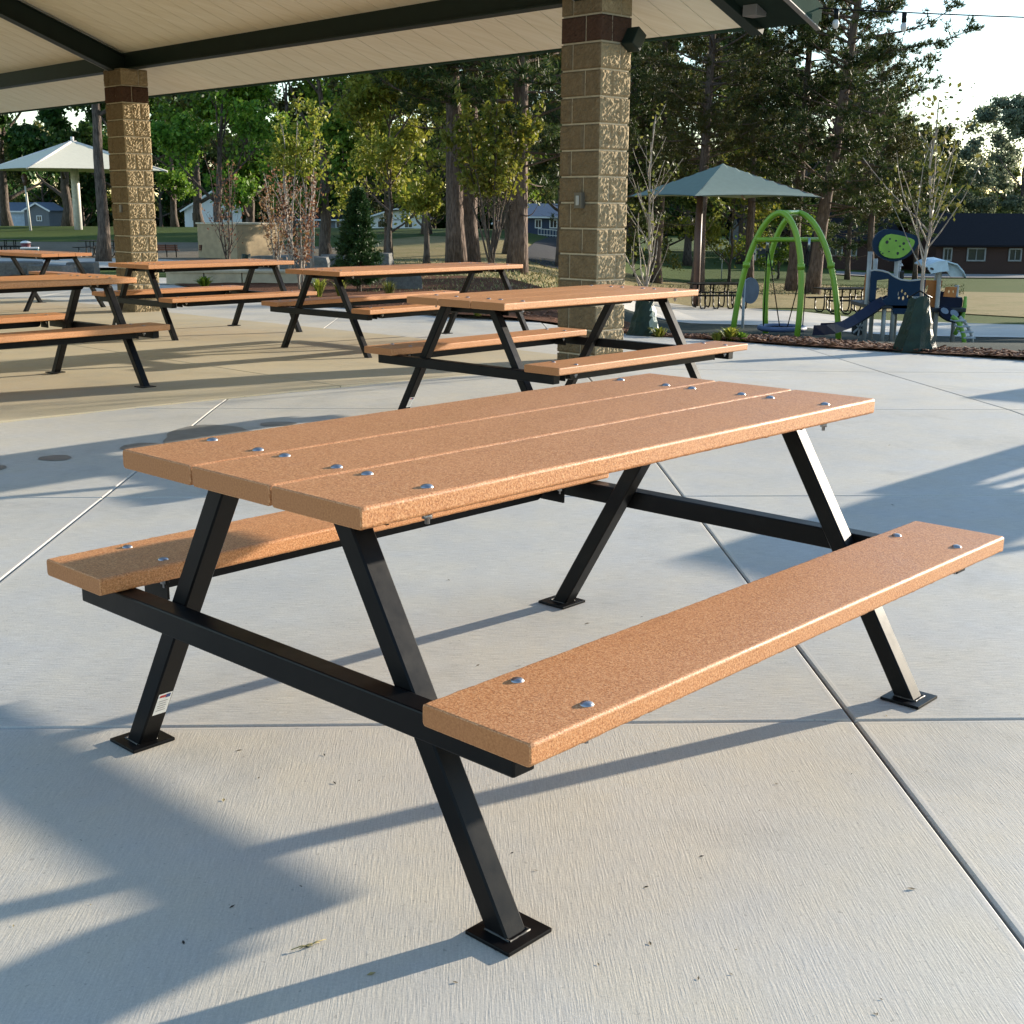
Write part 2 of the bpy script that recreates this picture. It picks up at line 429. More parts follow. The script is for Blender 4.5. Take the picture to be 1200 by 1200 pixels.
def slabs(name, poly, O, e1, e2, sp, dz, matf, rng, mats, skip=None):
    mb = MB()
    for i in range(*rng[0]):
        for j in range(*rng[1]):
            c = [O+e1*(i*sp)+e2*(j*sp), O+e1*((i+1)*sp)+e2*(j*sp), O+e1*((i+1)*sp)+e2*((j+1)*sp), O+e1*(i*sp)+e2*((j+1)*sp)]
            q = edges_clip([tuple(p) for p in c], poly)
            if len(q) < 3: continue
            q = [q[k] for k in range(len(q)) if (Vector(q[k])-Vector(q[k-1])).length > .12]
            if len(q) < 3: continue
            rings = []
            for ins, z in ((.0035, -.035), (.0035, -.005), (.009, 0), (.018, .0002), (.022, 0)):
                rq = edges_clip(q, q, ins); rings.append((rq, z))
            if any(len(r[0]) != len(q) for r in rings):
                p = [(x, y, gz(x, y)+dz) for x, y in q]; mb.add(p, [tuple(range(len(p)))], matf(i, j)); continue
            def order(r):  # align starting vertex
                k0 = min(range(len(r)), key=lambda k: (Vector(r[k])-Vector(q[0])).length); return r[k0:]+r[:k0]
            V = []; n = len(q)
            for rq, z in rings: V += [(x, y, gz(x, y)+z+dz) for x, y in order(rq)]
            b = len(mb.v); mb.v += V
            for a in range(4):
                for k in range(n):
                    k2 = (k+1) % n; mb.f.append((b+a*n+k, b+a*n+k2, b+(a+1)*n+k2, b+(a+1)*n+k)); mb.m.append(2 if matf(i, j) < 2 else matf(i, j)); mb.smooth.append(False)
            mb.f.append(tuple(b+4*n+k for k in range(n))); mb.m.append(matf(i, j)); mb.smooth.append(False)
    return tag(mb.build(name, mats), kind='structure')
for pz, rng_ in ((PLAZA_L, (-8, 0)), (PLAZA_R, (0, 7))):
    slabs('plaza_paving', pz, O0, E1, E2, SP, 0, lambda i, j: 0 if j < 0 else 1, (rng_, (-5, 9)), [M['conc_y'], M['conc_x'], M['conc_s']])
sheet('plaza_subbase', [PLAZA_L, PLAZA_R], M['conc_under'], -.03)
# tan pavilion floor
def pe(e, n): return tuple(PE*e+PN*n)
eC = PE.dot(C1); nC = PN.dot(C1)
PAVF = [pe(eC+.02, nC+.35), pe(eC+.02, -3.5), pe(eC+12, -3.5), pe(eC+12, nC+.35)]
slabs('pavilion_floor', PAVF, Vector(pe(eC+.02, nC+.35)), -PN, PE, 3.05, .012, lambda i, j: 2, ((0, 5), (0, 5)), [M['conc_y'], M['conc_x'], M['conc_tan']])

# overlays beyond the plaza
sheet('bare_earth', [A((-160, 306), (-160, 282), (300, 284), (400, 290), (400, 312), (300, 312))], M['gravel'], -.02)
sheet('dry_grass', [A((402, 335), (402, 284), (500, 276), (600, 280), (668, 300), (668, 345)),
                    A((668, 350), (668, 302), (800, 330), (800, 345)), A((1120, 366), (1120, 341), (1330, 345), (1330, 376)), A((740, 352), (740, 324), (1120, 337), (1120, 362))], M['drygrass'], -.03)
sheet('driveway', [A((612, 296), (628, 283), (700, 281), (720, 330), (640, 312))], M['asphalt'], 0)
sheet('mulch_bed', [A((205, 334), (215, 325), (480, 318), (654, 345), (742, 380), (740, 392), (655, 381), (534, 371), (300, 353))], M['mulch'], .03, .5, .012)
MSN = [D2(700, 15.0), D2(742, 14.5), D2(880, 13.75), D2(1000, 13.1), D2(1200, 12.0), D2(1330, 11.2)]
MSF = [KB[0], KB[1], KB[2], KB[3], KB[5], KB[6]]
sheet('mulch_strip', [[MSN[k], MSN[k+1], MSF[k+1], MSF[k]] for k in range(5)], M['mulch'], .03, .5, .012)
# playground rubber, kerb and the path round it
q = [Vector((x, y, 0)) for x, y in (KB[0], KB[2], KB[4], KB[5], KB[7])]
kb = MB()
for a, b in zip(q, q[1:]):
    n_ = max(1, int((b-a).length/1.0)); 
    for k in range(n_):
        p0 = a.lerp(b, k/n_); p1 = a.lerp(b, (k+1)/n_); d = (p1-p0).normalized()*.003
        p0 = Vector((p0.x, p0.y, gz(p0.x, p0.y)-.045))+d; p1 = Vector((p1.x, p1.y, gz(p1.x, p1.y)-.045))-d
        kb.beam(p0, p1, .16, .13, bev=.012)
tag(kb.build('kerb', M['conc_far']), kind='structure')
P0 = [tuple(v[:2]) for v in q]
RB = [P0[0], P0[1], P0[2], P0[3], P0[4], (18, 34), (1.9, 30)]
def yb(x, y): return (x, y)
sheet('rubber_surface', [[P0[0], P0[1], (6.5, 31), (2.4, 33)], [P0[1], P0[2], (10.5, 30), (6.5, 31)], [P0[2], P0[3], P0[4], (20, 28), (10.5, 30)]], M['rubber'], 0)
sheet('playground_path', [[(2.4, 33), (6.5, 31), (9.2, 41), (4.6, 45.5)], [(6.5, 31), (10.5, 30), (14, 37), (9.2, 41)], [(10.5, 30), (20, 28), (24, 33), (14, 37)]], M['conc_far'], .012)
sheet('walkway', [A((-160, 313), (-160, 303), (160, 303), (300, 308), (300, 314), (120, 314)), A((-160, 331), (-160, 325), (200, 326), (200, 334))], M['conc_far'], .01)
sheet('road', [A((980, 321.5), (980, 317.5), (1330, 322.5), (1330, 326.5))], M['roadpale'], .01)

# damp patches on the slabs
dp = MB()
for (px, py, rx, ry) in ((65, 537, .075, .05), (168, 523.5, .11, .07), (245, 511, .27, .21), (325, 497, .10, .05), (-6, 549, .05, .05)):
    c = at(px, py); n = 36; vs = []
    ph = random.random()*6
    for k in range(n):
        a = 2*PI*k/n; rr = 1+.10*math.sin(2*a+ph)+.06*math.sin(3*a+ph*2)+.03*math.sin(7*a)
        vs.append((c.x+rx*rr*math.cos(a), c.y+ry*1.6*rr*math.sin(a), gz(c.x, c.y)+.003))
    dp.add(vs, [tuple(range(n))])
tag(dp.build('damp_patches', M['damp']), kind='structure')

# leaf and twig litter
lt = MB(); rl = random.Random(3)
LM = [plain('dead_leaf', (.10, .075, .04), .8), plain('straw', (.30, .24, .10), .8), plain('dark_grit', (.03, .028, .025), .9)]
spots = [(1068, 1042), (757, 1040), (1046, 296*2), (822, 1004), (360, 1110), (262, 938), (435, 1142), (215, 1105), (272, 1063), (303, 912), (380, 885), (392, 918), (280, 880), (1042, 522), (985, 610), (960, 468), (688, 731), (560, 780), (526, 680), (72, 592), (95, 985), (600, 1000), (890, 950)]
spots += [(rl.uniform(0, 1200), rl.uniform(520, 1195)) for _ in range(40)]
for i, (px, py) in enumerate(spots):
    c = at(px, py); L = rl.uniform(.002, .006) if i > 18 else rl.uniform(.005, .010); a = rl.uniform(0, PI); wd = L*rl.uniform(.25, .5); u = Vector((math.cos(a), math.sin(a), 0)); v = Vector((-u.y, u.x, 0)); z = Vector((0, 0, 1))
    c.z = gz(c.x, c.y)+.0006
    lt.add([c-u*L, c-v*wd+z*.12*L, c+u*L+z*.25*L, c+v*wd+z*.2*L, c+z*.0003], [(0, 1, 4), (1, 2, 4), (2, 3, 4), (3, 0, 4)], rl.choice([0, 0, 2, 2, 1]))
c = at(362, 1110); c.z = .003
for k, (dx, dy, ax) in enumerate(((-.012, -.006, .4), (.012, .008, .7), (0, 0, .55))):
    u = Vector((math.cos(ax), math.sin(ax), 0)); lt.tube([c+Vector((dx, dy, 0))-u*.018, c+Vector((dx, dy, .003)), c+Vector((dx, dy, 0))+u*.02], [.0008, .0013, .0005], 5, 1)
tag(lt.build('leaf_litter', LM), 'tiny dry leaf bits and grit scattered over the concrete', 'leaf litter', kind='stuff')

# ------------------------------------------------------------------ picnic tables
TH = .0405
def plank(L, Wd, name, parent, loc, seed):
    """rounded plank with slightly ragged arrises; end faces use the cut material"""
    rnd = random.Random(seed)
    r = .007; prof = []
    for (cx, cz, a0) in ((Wd/2-r, TH/2-r, 0), (-Wd/2+r, TH/2-r, 90), (-Wd/2+r, -TH/2+r, 180), (Wd/2-r, -TH/2+r, 270)):
        for k in range(4):
            a = R(a0+k*30); prof.append((cx+r*math.cos(a), cz+r*math.sin(a)))
    n = len(prof); N = max(40, int(L/.012)); vs = []; fs = []; mi = []
    xsn = [-L/2, -L/2+.001]+[-L/2+.003+(L-.006)*k/N for k in range(N+1)]+[L/2-.001, L/2]
    for ix, x in enumerate(xsn):
        ins = {0: .0022, 1: .0007, len(xsn)-2: .0007, len(xsn)-1: .0022}.get(ix, 0)
        for kk, (y, z) in enumerate(prof):
            ja = ins == 0 and kk % 4 in (1, 2)
            j = rnd.gauss(0, .00035) if ja else 0
            j2 = rnd.gauss(0, .00035) if ja else 0
            yy = y+j-math.copysign(ins, y); zz = z+j2-math.copysign(ins, z)
            vs.append((x, yy, zz))
    mb = MB()
    fs = [(i*n+k, i*n+(k+1) % n, (i+1)*n+(k+1) % n, (i+1)*n+k) for i in range(len(xsn)-1) for k in range(n)]
    mb.add(vs, [f[::-1] for f in fs], 0, False)
    mb.smooth = [(f[0] % n) % 4 != 3 for f in fs]
    mb.f = [f for f in mb.f]
    mb.f.append(tuple(range(n))); mb.m.append(1); mb.smooth.append(False)
    b = (len(xsn)-1)*n; mb.f.append(tuple(b+k for k in range(n))[::-1]); mb.m.append(1); mb.smooth.append(False)
    o = mb.build(name, [M['plank'], M['plankend']], parent); o.location = loc
    return o
def fix_normals(o):
    bm = bmesh.new(); bm.from_mesh(o.data); bmesh.ops.recalc_face_normals(bm, faces=bm.faces); bm.to_mesh(o.data); bm.free()
def capsule_bar(L, w_, h_, r=.014):
    """bar along x with rounded lower corners at both ends"""
    pts = [(-L/2, h_/2), (-L/2, -h_/2+r*1.6), (-L/2+r*.5, -h_/2+r*.5), (-L/2+r*1.6, -h_/2), (L/2-r*1.6, -h_/2), (L/2-r*.5, -h_/2+r*.5), (L/2, -h_/2+r*1.6), (L/2, h_/2)]
    mb = MB(); Mx = Matrix(((1, 0, 0), (0, 0, -1), (0, 1, 0)))
    mb.prism(pts, -w_/2, w_/2, Mx); return mb
_bolt = []
def bolt(par, u, s):
    if not _bolt:
        b = MB(); b.dome((0, 0, TH/2-.0005), .0125, .0062, 14, 4); b.tube([(0, 0, -TH/2-.028), (0, 0, TH/2)], .005, 6); b.tube([(0, 0, -TH/2-.018), (0, 0, -TH/2-.008)], .010, 6)
        o = b.build('bolt', M['galv'], par); _bolt.append(o.data)
    else:
        o = bpy.data.objects.new('bolt', _bolt[0]); COL.objects.link(o); o.parent = par
    o.location = (u, s, 0)
def picnic_table(L, label, sticker=True):
    root = empty('picnic_table', (0, 0, 0), 0, label, 'picnic table', 'orange and black picnic tables on the plaza and under the pavilion')
    dU = (L-1.8)/2
    H = .76; BH = .4485; ux = .772+dU; bx = .708+dU
    pw = .2502
    for k, v in enumerate((.2555, 0, -.2555)):
        o = plank(L, pw, 'tabletop_plank', root, (0, v, H-TH/2), 10+k); fix_normals(o)
        for u in (-bx, bx):
            for s in (-.0825, .0825): bolt(o, u, s)
    for k, sgn in enumerate((1, -1)):
        o = plank(L-.01, .244, 'seat_plank', root, (0, sgn*.643, BH-TH/2), 20+k); fix_normals(o)
        for u in (-bx, bx):
            for s in (-.079, .079): bolt(o, u, s)
        bar = capsule_bar(2*(bx-.02), .045, .048).build('seat_bar', M['black'], root); bar.location = (0, sgn*.643, BH-TH-.026)
    bar = capsule_bar(2*(bx-.02), .05, .05).build('tabletop_bar', M['black'], root); bar.location = (0, 0, H-TH-.027)
    for su in (-1, 1):
        mb = MB(); mb.box((su*(ux+.0535), 0, BH-TH-.029), (.053, 1.38, .055), bev=.004); mb.build('seat_crossbar', M['black'], root)
        # brackets that carry the seats, inboard of the bar
        for sv in (-1, 1):
            mb = MB(); mb.box((su*(bx+.008), sv*.643, BH-TH-.003), (.14, .19, .005)); mb.box((su*(bx+.0), sv*.60, BH-TH-.030), (.006, .10, .050)); mb.build('seat_bracket', M['black'], root)
        mb = MB(); mb.box((su*bx, 0, H-TH-.004), (.06, .60, .006)); mb.box((su*(bx+.027), 0, H-TH-.022), (.006, .52, .036)); mb.build('tabletop_bracket', M['black'], root)
        for sv in (-1, 1):
            z0, z1 = .009, H-TH-.002
            v = lambda z: sv*(.604+(.18-.604)*z/(.72))
            leg = MB(); hw = .0255; t = .0275
            # tilted tube with bevelled long edges
            c0 = [(-hw+.004, -t), (hw-.004, -t), (hw, -t+.004), (hw, t-.004), (hw-.004, t), (-hw+.004, t), (-hw, t-.004), (-hw, -t+.004)]
            vs = [(su*ux+a, v(z0)+b, z0) for a, b in c0]+[(su*ux+a, v(z1)+b, z1) for a, b in c0]
            leg.add(vs, [tuple(range(8))[::-1], tuple(range(8, 16))]+[(i, (i+1) % 8, 8+(i+1) % 8, 8+i) for i in range(8)])
            lo = leg.build('leg', M['black'], root)
            pl = MB(); pl.box((su*(ux-.003), v(0), .0045), (.112, .107, .008), bev=.0015); pl.build('base_plate', M['black'], lo)
            wl = MB()
            zz = .0085; cv = v(0); h2 = .0255
            lp = [(su*ux-h2, cv-.029), (su*ux+h2, cv-.029), (su*ux+h2, cv+.029), (su*ux-h2, cv+.029)]
            ring = []
            for a_, b_ in zip(lp, lp[1:]+lp[:1]):
                for q_ in range(6): ring.append((a_[0]+(b_[0]-a_[0])*q_/6+random.uniform(-.0007, .0007), a_[1]+(b_[1]-a_[1])*q_/6+random.uniform(-.0007, .0007), zz))
            wl.tube(ring+[ring[0]], [random.uniform(.0016, .0034) for _ in range(25)], 5, cap=False)
            wl.build('weld', M['weld'], lo)
            if sticker and su == -1 and sv == 1:
                # paper label on the seat-side face of the leg
                st = MB()
                n_ = Vector((0, -1, (v(1)-v(0))*-1)).normalized()   # outward normal of the inner face
                zc = .125; cc = Vector((su*ux+.002, v(zc)-t-.0012, zc)); up = Vector((0, v(1)-v(0), 1)).normalized(); sd_ = Vector((1, 0, 0))
                def qd(cx, cz, w2, h2, off, mi):
                    c_ = cc+sd_*cx+up*cz+Vector((0, -1, 0))*off
                    st.add([c_-sd_*w2-up*h2, c_+sd_*w2-up*h2, c_+sd_*w2+up*h2, c_-sd_*w2+up*h2], [(0, 1, 2, 3)], mi)
                qd(0, 0, .018, .036, 0, 0)
                qd(-.006, .027, .008, .004, .0006, 2); qd(.008, .026, .006, .006, .0006, 1)
                for k in range(5): qd(-.001, .010-k*.008, .012-.002*(k % 2), .0011, .0006, 3)
                st.build('sticker', [M['sticker'], M['ink_blue'], M['ink_red'], M['ink_grey']], lo)
    return root
T6 = picnic_table(1.8, 'large orange picnic table in the foreground, nearest to the camera')
T8 = picnic_table(2.44, 'x', False)
def put(o, x, y, rz, label=None):
    o.location = (x, y, gz(x, y)); o.rotation_euler = (0, 0, rz)
    if label: o['label'] = label
put(copy_tree(T6), .281, 7.742, .827, 'orange picnic table directly behind the foreground one, in front of the right stone column')
put(copy_tree(T6), -3.285, 13.735, .824, 'orange picnic table standing just right of and in front of the left stone column')
put(copy_tree(T6), -6.652, 17.798, 2.482, 'orange picnic table farthest back at the left, with sunlit legs, turned across the others')
put(T6, .0816, 2.996, .820)
put(T8, -3.793, 8.611, .863, 'orange picnic table cut off by the left edge, nearest one on that side')
put(copy_tree(T8), -1.0, 12.53, .84, 'long orange picnic table in the row behind, between the two stone columns')

# ------------------------------------------------------------------ pavilion
pav = empty('pavilion', (*pe(eC+3.5, nC-3.5), 0), 0, 'open park pavilion with split face block columns, dark green beams and pale plank ceiling', 'pavilion')
PL = Vector(pav.location)
def L3(e, n, z): p = PE*e+PN*n; return Vector((p.x, p.y, z))-PL      # pavilion-local point
def column(e, n, z0, z1, sE, sN, name='column', ct=.207, dz=0):
    """sE width along the eave, sN along the rake; (e,n) is the corner nearest the camera"""
    rnd = random.Random(int(e*100)+int(n*10))
    ce, cn = e+sE/2, n+sN/2
    z = z1+dz; i = 0
    root = None
    cores = MB(); cb = [L3(ce-sE/2+.010, cn-sN/2+.010, 0), L3(ce+sE/2-.010, cn-sN/2+.010, 0), L3(ce+sE/2-.010, cn+sN/2-.010, 0), L3(ce-sE/2+.010, cn+sN/2-.010, 0)]
    cores.add([Vector((p.x, p.y, z0)) for p in cb]+[Vector((p.x, p.y, z1)) for p in cb], [(0, 1, 2, 3)[::-1], (4, 5, 6, 7)]+[(k, (k+1) % 4, 4+(k+1) % 4, 4+k) for k in range(4)])
    blocks = MB()
    while z > z0:
        zb = max(z-ct, z0-.02); a, b = zb+.0085, z-.0055
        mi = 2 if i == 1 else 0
        for face in range(4):
            Lf = sE if face % 2 == 0 else sN
            # face 0: towards -n, 1: +e, 2: +n, 3: -e
            splits = [0, .40 if (i+face) % 2 else .72, 1.] if face % 2 == 0 else [0, .33 if (i+face) % 2 else .62, 1.]
            for s0, s1 in zip(splits, splits[1:]):
                u0 = -Lf/2+Lf*s0+(.004 if s0 > 0 else 0); u1 = -Lf/2+Lf*s1-(.004 if s1 < 1 else 0)
                rough = .007 if (face in (1, 3)) and i > 1 else .004
                NU = max(3, int((u1-u0)/.015)); NV = 13
                vs = []
                for jv in range(NV+1):
                    for iu in range(NU+1):
                        edge = iu in (0, NU) or jv in (0, NV)
                        corner_u = (iu == 0 and s0 == 0) or (iu == NU and s1 == 1)
                        off = 0 if corner_u else (-.008 if edge else abs(rnd.gauss(.007, rough*.85)))
                        u = u0+(u1-u0)*iu/NU; d = off
                        zz = a+(b-a)*jv/NV+(0 if edge else rnd.uniform(-.003, .003))
                        if face == 0: P_ = L3(ce+u, cn-sN/2-d, zz)
                        elif face == 2: P_ = L3(ce-u, cn+sN/2+d, zz)
                        elif face == 1: P_ = L3(ce+sE/2+d, cn+u, zz)
                        else: P_ = L3(ce-sE/2-d, cn-u, zz)
                        vs.append(P_)
                fs = [(jv*(NU+1)+iu, jv*(NU+1)+iu+1, (jv+1)*(NU+1)+iu+1, (jv+1)*(NU+1)+iu) for jv in range(NV) for iu in range(NU)]
                blocks.add(vs, [f[::-1] for f in fs], mi if (face in (1, 3) or mi == 2) else 1)  # eave-parallel faces get the shade-darkened block
        # top and bottom lips
        for zz, fl in ((a, 0), (b, 1)):
            q4 = [L3(ce-sE/2+.001, cn-sN/2+.001, zz), L3(ce+sE/2-.001, cn-sN/2+.001, zz), L3(ce+sE/2-.001, cn+sN/2-.001, zz), L3(ce-sE/2+.001, cn+sN/2-.001, zz)]
            blocks.add(q4, [(0, 1, 2, 3)], 3)
        z = zb; i += 1
    o = blocks.build(name, [M['block'], M['blockshade'], M['blockred'], M['mortar']], pav)
    cores.build('mortar_core', M['mortar'], o)
    return o
SE, SN = .45, .37
ZB = 2.94; SL = .38
# right column, left column (nearest corners from the photograph) and their partners across the building
ztop = ZB
c2 = C1+PE*8.13
col_r = column(eC, nC, -.12, ztop, SE, SN, ct=.215, dz=.08)
col_l = column(PE.dot(c2), PN.dot(c2), -.16, ztop, SE, SN)
for e in (eC, eC+8.13):
    column(e, nC-7.4, -.05, ztop, SE, SN)
# outlet boxes
ob = MB(); 
def facebox(mb, e, n, z, w_, h_, d, mi=0):  # on the -n face
    a = L3(e, n, z); X = (L3(e+1, n, z)-a).normalized(); N_ = (L3(e, n-1, z)-a).normalized()
    Mx = Matrix((X, N_, Vector((0, 0, 1)))).transposed(); mb.box(a+N_*d/2, (w_, d, h_), Mx, mi, .004)
# the face seen dark at the left of each column is the one turned to the camera on its -e side
def sidebox(mb, e, n, z, w_, h_, d, mi=0):
    a = L3(e, n, z); X = (L3(e, n+1, z)-a).normalized(); N_ = (L3(e-1, n, z)-a).normalized()
    Mx = Matrix((X, N_, Vector((0, 0, 1)))).transposed(); mb.box(a+N_*d/2, (w_, d, h_), Mx, mi, .004)
facebox(ob, eC+.19, nC, 1.32, .085, .13, .05, 0); facebox(ob, eC+.19, nC-.05, 1.32, .035, .08, .006, 1)
ob.build('outlet_box', [plain('outlet_brown', (.11, .10, .08), .5), M['trimlight']], col_r)
ob = MB(); facebox(ob, PE.dot(c2)+.18, PN.dot(c2), 1.22, .05, .10, .03, 0); ob.build('outlet_box', [M['bracket']], col_l)
# rake position and extents
eR0 = eC-.55                     # end of the soffit at the rake
eL0 = eC+20.5
nE = nC+1.2                      # eave
nRidge = nC-3.5; nE2 = nRidge-(nE-nRidge)
zc = lambda n: 3.216-SL*(n-nC) if n >= nRidge else 3.216-SL*(2*nRidge-n-nC)
# ceiling as individual ribbed planks running down the slope (modelled grooves)
ce_ = MB(); e = eR0; pw_ = .305
while e < eL0:
    for (na, nb_) in ((nE, nRidge), (nRidge, nE2)):
        a, b = e+.004, e+pw_-.004
        top = [L3(a, na, zc(na)), L3(b, na, zc(na)), L3(b, nb_, zc(nb_)), L3(a, nb_, zc(nb_))]
        up = Vector((0, 0, .016))
        ce_.add(top+[p+up for p in top], [(0, 3, 2, 1)[::-1], (0, 1, 5, 4), (2, 3, 7, 6), (1, 2, 6, 5), (3, 0, 4, 7)])
    e += pw_
ce_.build('ceiling', M['ceil'], pav)
rf = MB()
for (na, nb_) in ((nE+.12, nRidge), (nRidge, nE2-.12)):
    a, b = eR0-.62, eL0+.5
    k0 = [L3(a, na, zc(na)+.035), L3(b, na, zc(na)+.035), L3(b, nb_, zc(nb_)+.035), L3(a, nb_, zc(nb_)+.035)]
    rf.add(k0+[p+Vector((0, 0, .11)) for p in k0], [(0, 1, 2, 3), (4, 5, 6, 7), (0, 1, 5, 4), (1, 2, 6, 5), (2, 3, 7, 6), (3, 0, 4, 7)])
rf.build('roof', [M['rooftop']], pav)
def bm_(mb, a, b, w_, h_, up=(0, 0, 1), mi=0): mb.beam(a, b, w_, h_, up, mi, .004)
# eave beam: I section
b = MB()
eb0, eb1 = eR0+.05, eL0
for k in (0,):
    n0 = nC+SN/2
    bm_(b, L3(eb0, n0, ZB+.14), L3(eb1, n0, ZB+.14), .014, .24)
    bm_(b, L3(eb0, n0, ZB+.01), L3(eb1, n0, ZB+.01), .15, .018)
    bm_(b, L3(eb0, n0, ZB+.262), L3(eb1, n0, ZB+.262), .10, .014)
b.build('eave_beam', M['dkgreen'], pav)
b = MB(); n0 = nC-7.4+SN/2
bm_(b, L3(eb0, n0, ZB+.14), L3(eb1, n0, ZB+.14), .12, .26); b.build('eave_beam', M['dkgreen'], pav)
for e in (eC+SE/2, eC+8.13+SE/2):
    for (na, nb_) in ((nC+SN/2, nRidge), (nC-7.4+SN/2, nRidge)):
        r_ = MB(); za, zb_ = (zc(na)-.16, zc(nb_)-.16) if na > nRidge else (zc(na)-.16, zc(nb_)-.16)
        s_ = 1
        bm_(r_, L3(e, na, za), L3(e, nb_, zb_), .016, .25)
        bm_(r_, L3(e, na, za-.13), L3(e, nb_, zb_-.13), .15, .018)
        bm_(r_, L3(e, na, za+.125), L3(e, nb_, zb_+.125), .10, .012)
        r_.build('rafter', M['dkgreen'], pav)
        l_ = MB(); bm_(l_, L3(e+.077, na, za-.130), L3(e+.077, nb_, zb_-.130), .004, .022); l_.build('flange_edge', M['trimlight'], pav)
# rake: inner beam reaching past the eave, outer fascia with a pale drip edge
r_ = MB()
nx_ = nE+.12
bm_(r_, L3(eR0-.06, nx_, zc(nx_)+.06), L3(eR0-.06, nRidge, zc(nRidge)+.06), .12, .17)
r_.build('rake_beam', M['dkgreen'], pav)
r_ = MB()
bm_(r_, L3(eR0-.62, nE+.16, zc(nE+.16)+.10), L3(eR0-.62, nRidge, zc(nRidge)+.10), .03, .19)
r_.build('rake_fascia', M['green_fascia'], pav)
r_ = MB(); bm_(r_, L3(eR0-.62, nE+.165, zc(nE+.165)+.0), L3(eR0-.62, nRidge, zc(nRidge)+.0), .05, .014); r_.build('drip_edge', M['bracket'], pav)
for nn in (nE-.18, nE-2.4):
    r_ = MB(); r_.box(L3(eR0-.22, nn, zc(nn)+.06), (.14, .14, .17), Matrix.Rotation(PV, 3, 'Z'), 0, .004); r_.build('bracket', M['bracket'], pav)
r_ = MB()
bm_(r_, L3(eR0, nE+.03, zc(nE)+.03), L3(eL0, nE+.03, zc(nE)+.03), .05, .10)
r_.build('eave_fascia', M['green_fascia'], pav)
gt = MB(); pts = [L3(eR0-.62, nE+.14, zc(nE)+.06), L3(eL0, nE+.14, zc(nE)+.06)]
bm_(gt, pts[0], pts[1], .12, .11); gt.build('gutter', M['green_fascia'], pav)
# floodlight on the right column
fl = MB()
cpt = L3(eC-.005, nC+SN*.85, 2.62)
fl.box(cpt+(L3(-1, 0, 0)-L3(0, 0, 0))*.07+Vector((0, 0, 0)), (.12, .13, .16), Matrix.Rotation(PV, 3, 'Z') @ Matrix.Rotation(R(32), 3, 'Y'), 0, .008)
fl.beam(cpt, cpt+(L3(-1, 0, 0)-L3(0, 0, 0))*.06, .05, .05)
fo = fl.build('floodlight', M['dkgreen'], pav)


# ------------------------------------------------------------------ vegetation
def leaf_quads(P, size, rng, aspect=.55, up_bias=.0, jit=.35):
    n = len(P)
    d = rng.normal(size=(n, 3)); d[:, 2] -= up_bias; d /= np.linalg.norm(d, axis=1)[:, None]
    e = rng.normal(size=(n, 3)); e -= (e*d).sum(1)[:, None]*d; e /= np.linalg.norm(e, axis=1)[:, None]
    s = size*(1+jit*rng.uniform(-1, 1, size=(n, 1)))
    nn = np.cross(d, e)
    a = P-d*s*.5; b = P+e*s*.5*aspect+nn*s*.06; c = P+d*s*.5; f = P-e*s*.5*aspect+nn*s*.06
    V = np.stack([a, b, c, f], 1).reshape(-1, 3)
    F = np.arange(4*n).reshape(n, 4)
    return V, F
def needle_tufts(P, D, size, rng, k=9, wd=.09):
    """k thin blades fanning round direction D from every point"""
    n = len(P); P = np.repeat(P, k, 0); D = np.repeat(D, k, 0)
    d = D*.75+rng.normal(size=P.shape)*.62; d /= np.linalg.norm(d, axis=1)[:, None]
    e = np.cross(d, rng.normal(size=P.shape)); e /= np.linalg.norm(e, axis=1)[:, None]
    s = size*rng.uniform(.7, 1.2, size=(len(P), 1))
    a = P-e*s*wd; b = P+e*s*wd; c = P+d*s
    V = np.stack([a, b, c], 1).reshape(-1, 3); F = np.arange(3*len(P)).reshape(-1, 3)
    return V, F
def mesh_np(name, V, F, mat, parent):
    mb = MB(); mb.np_add(V, F); return mb.build(name, mat, parent)

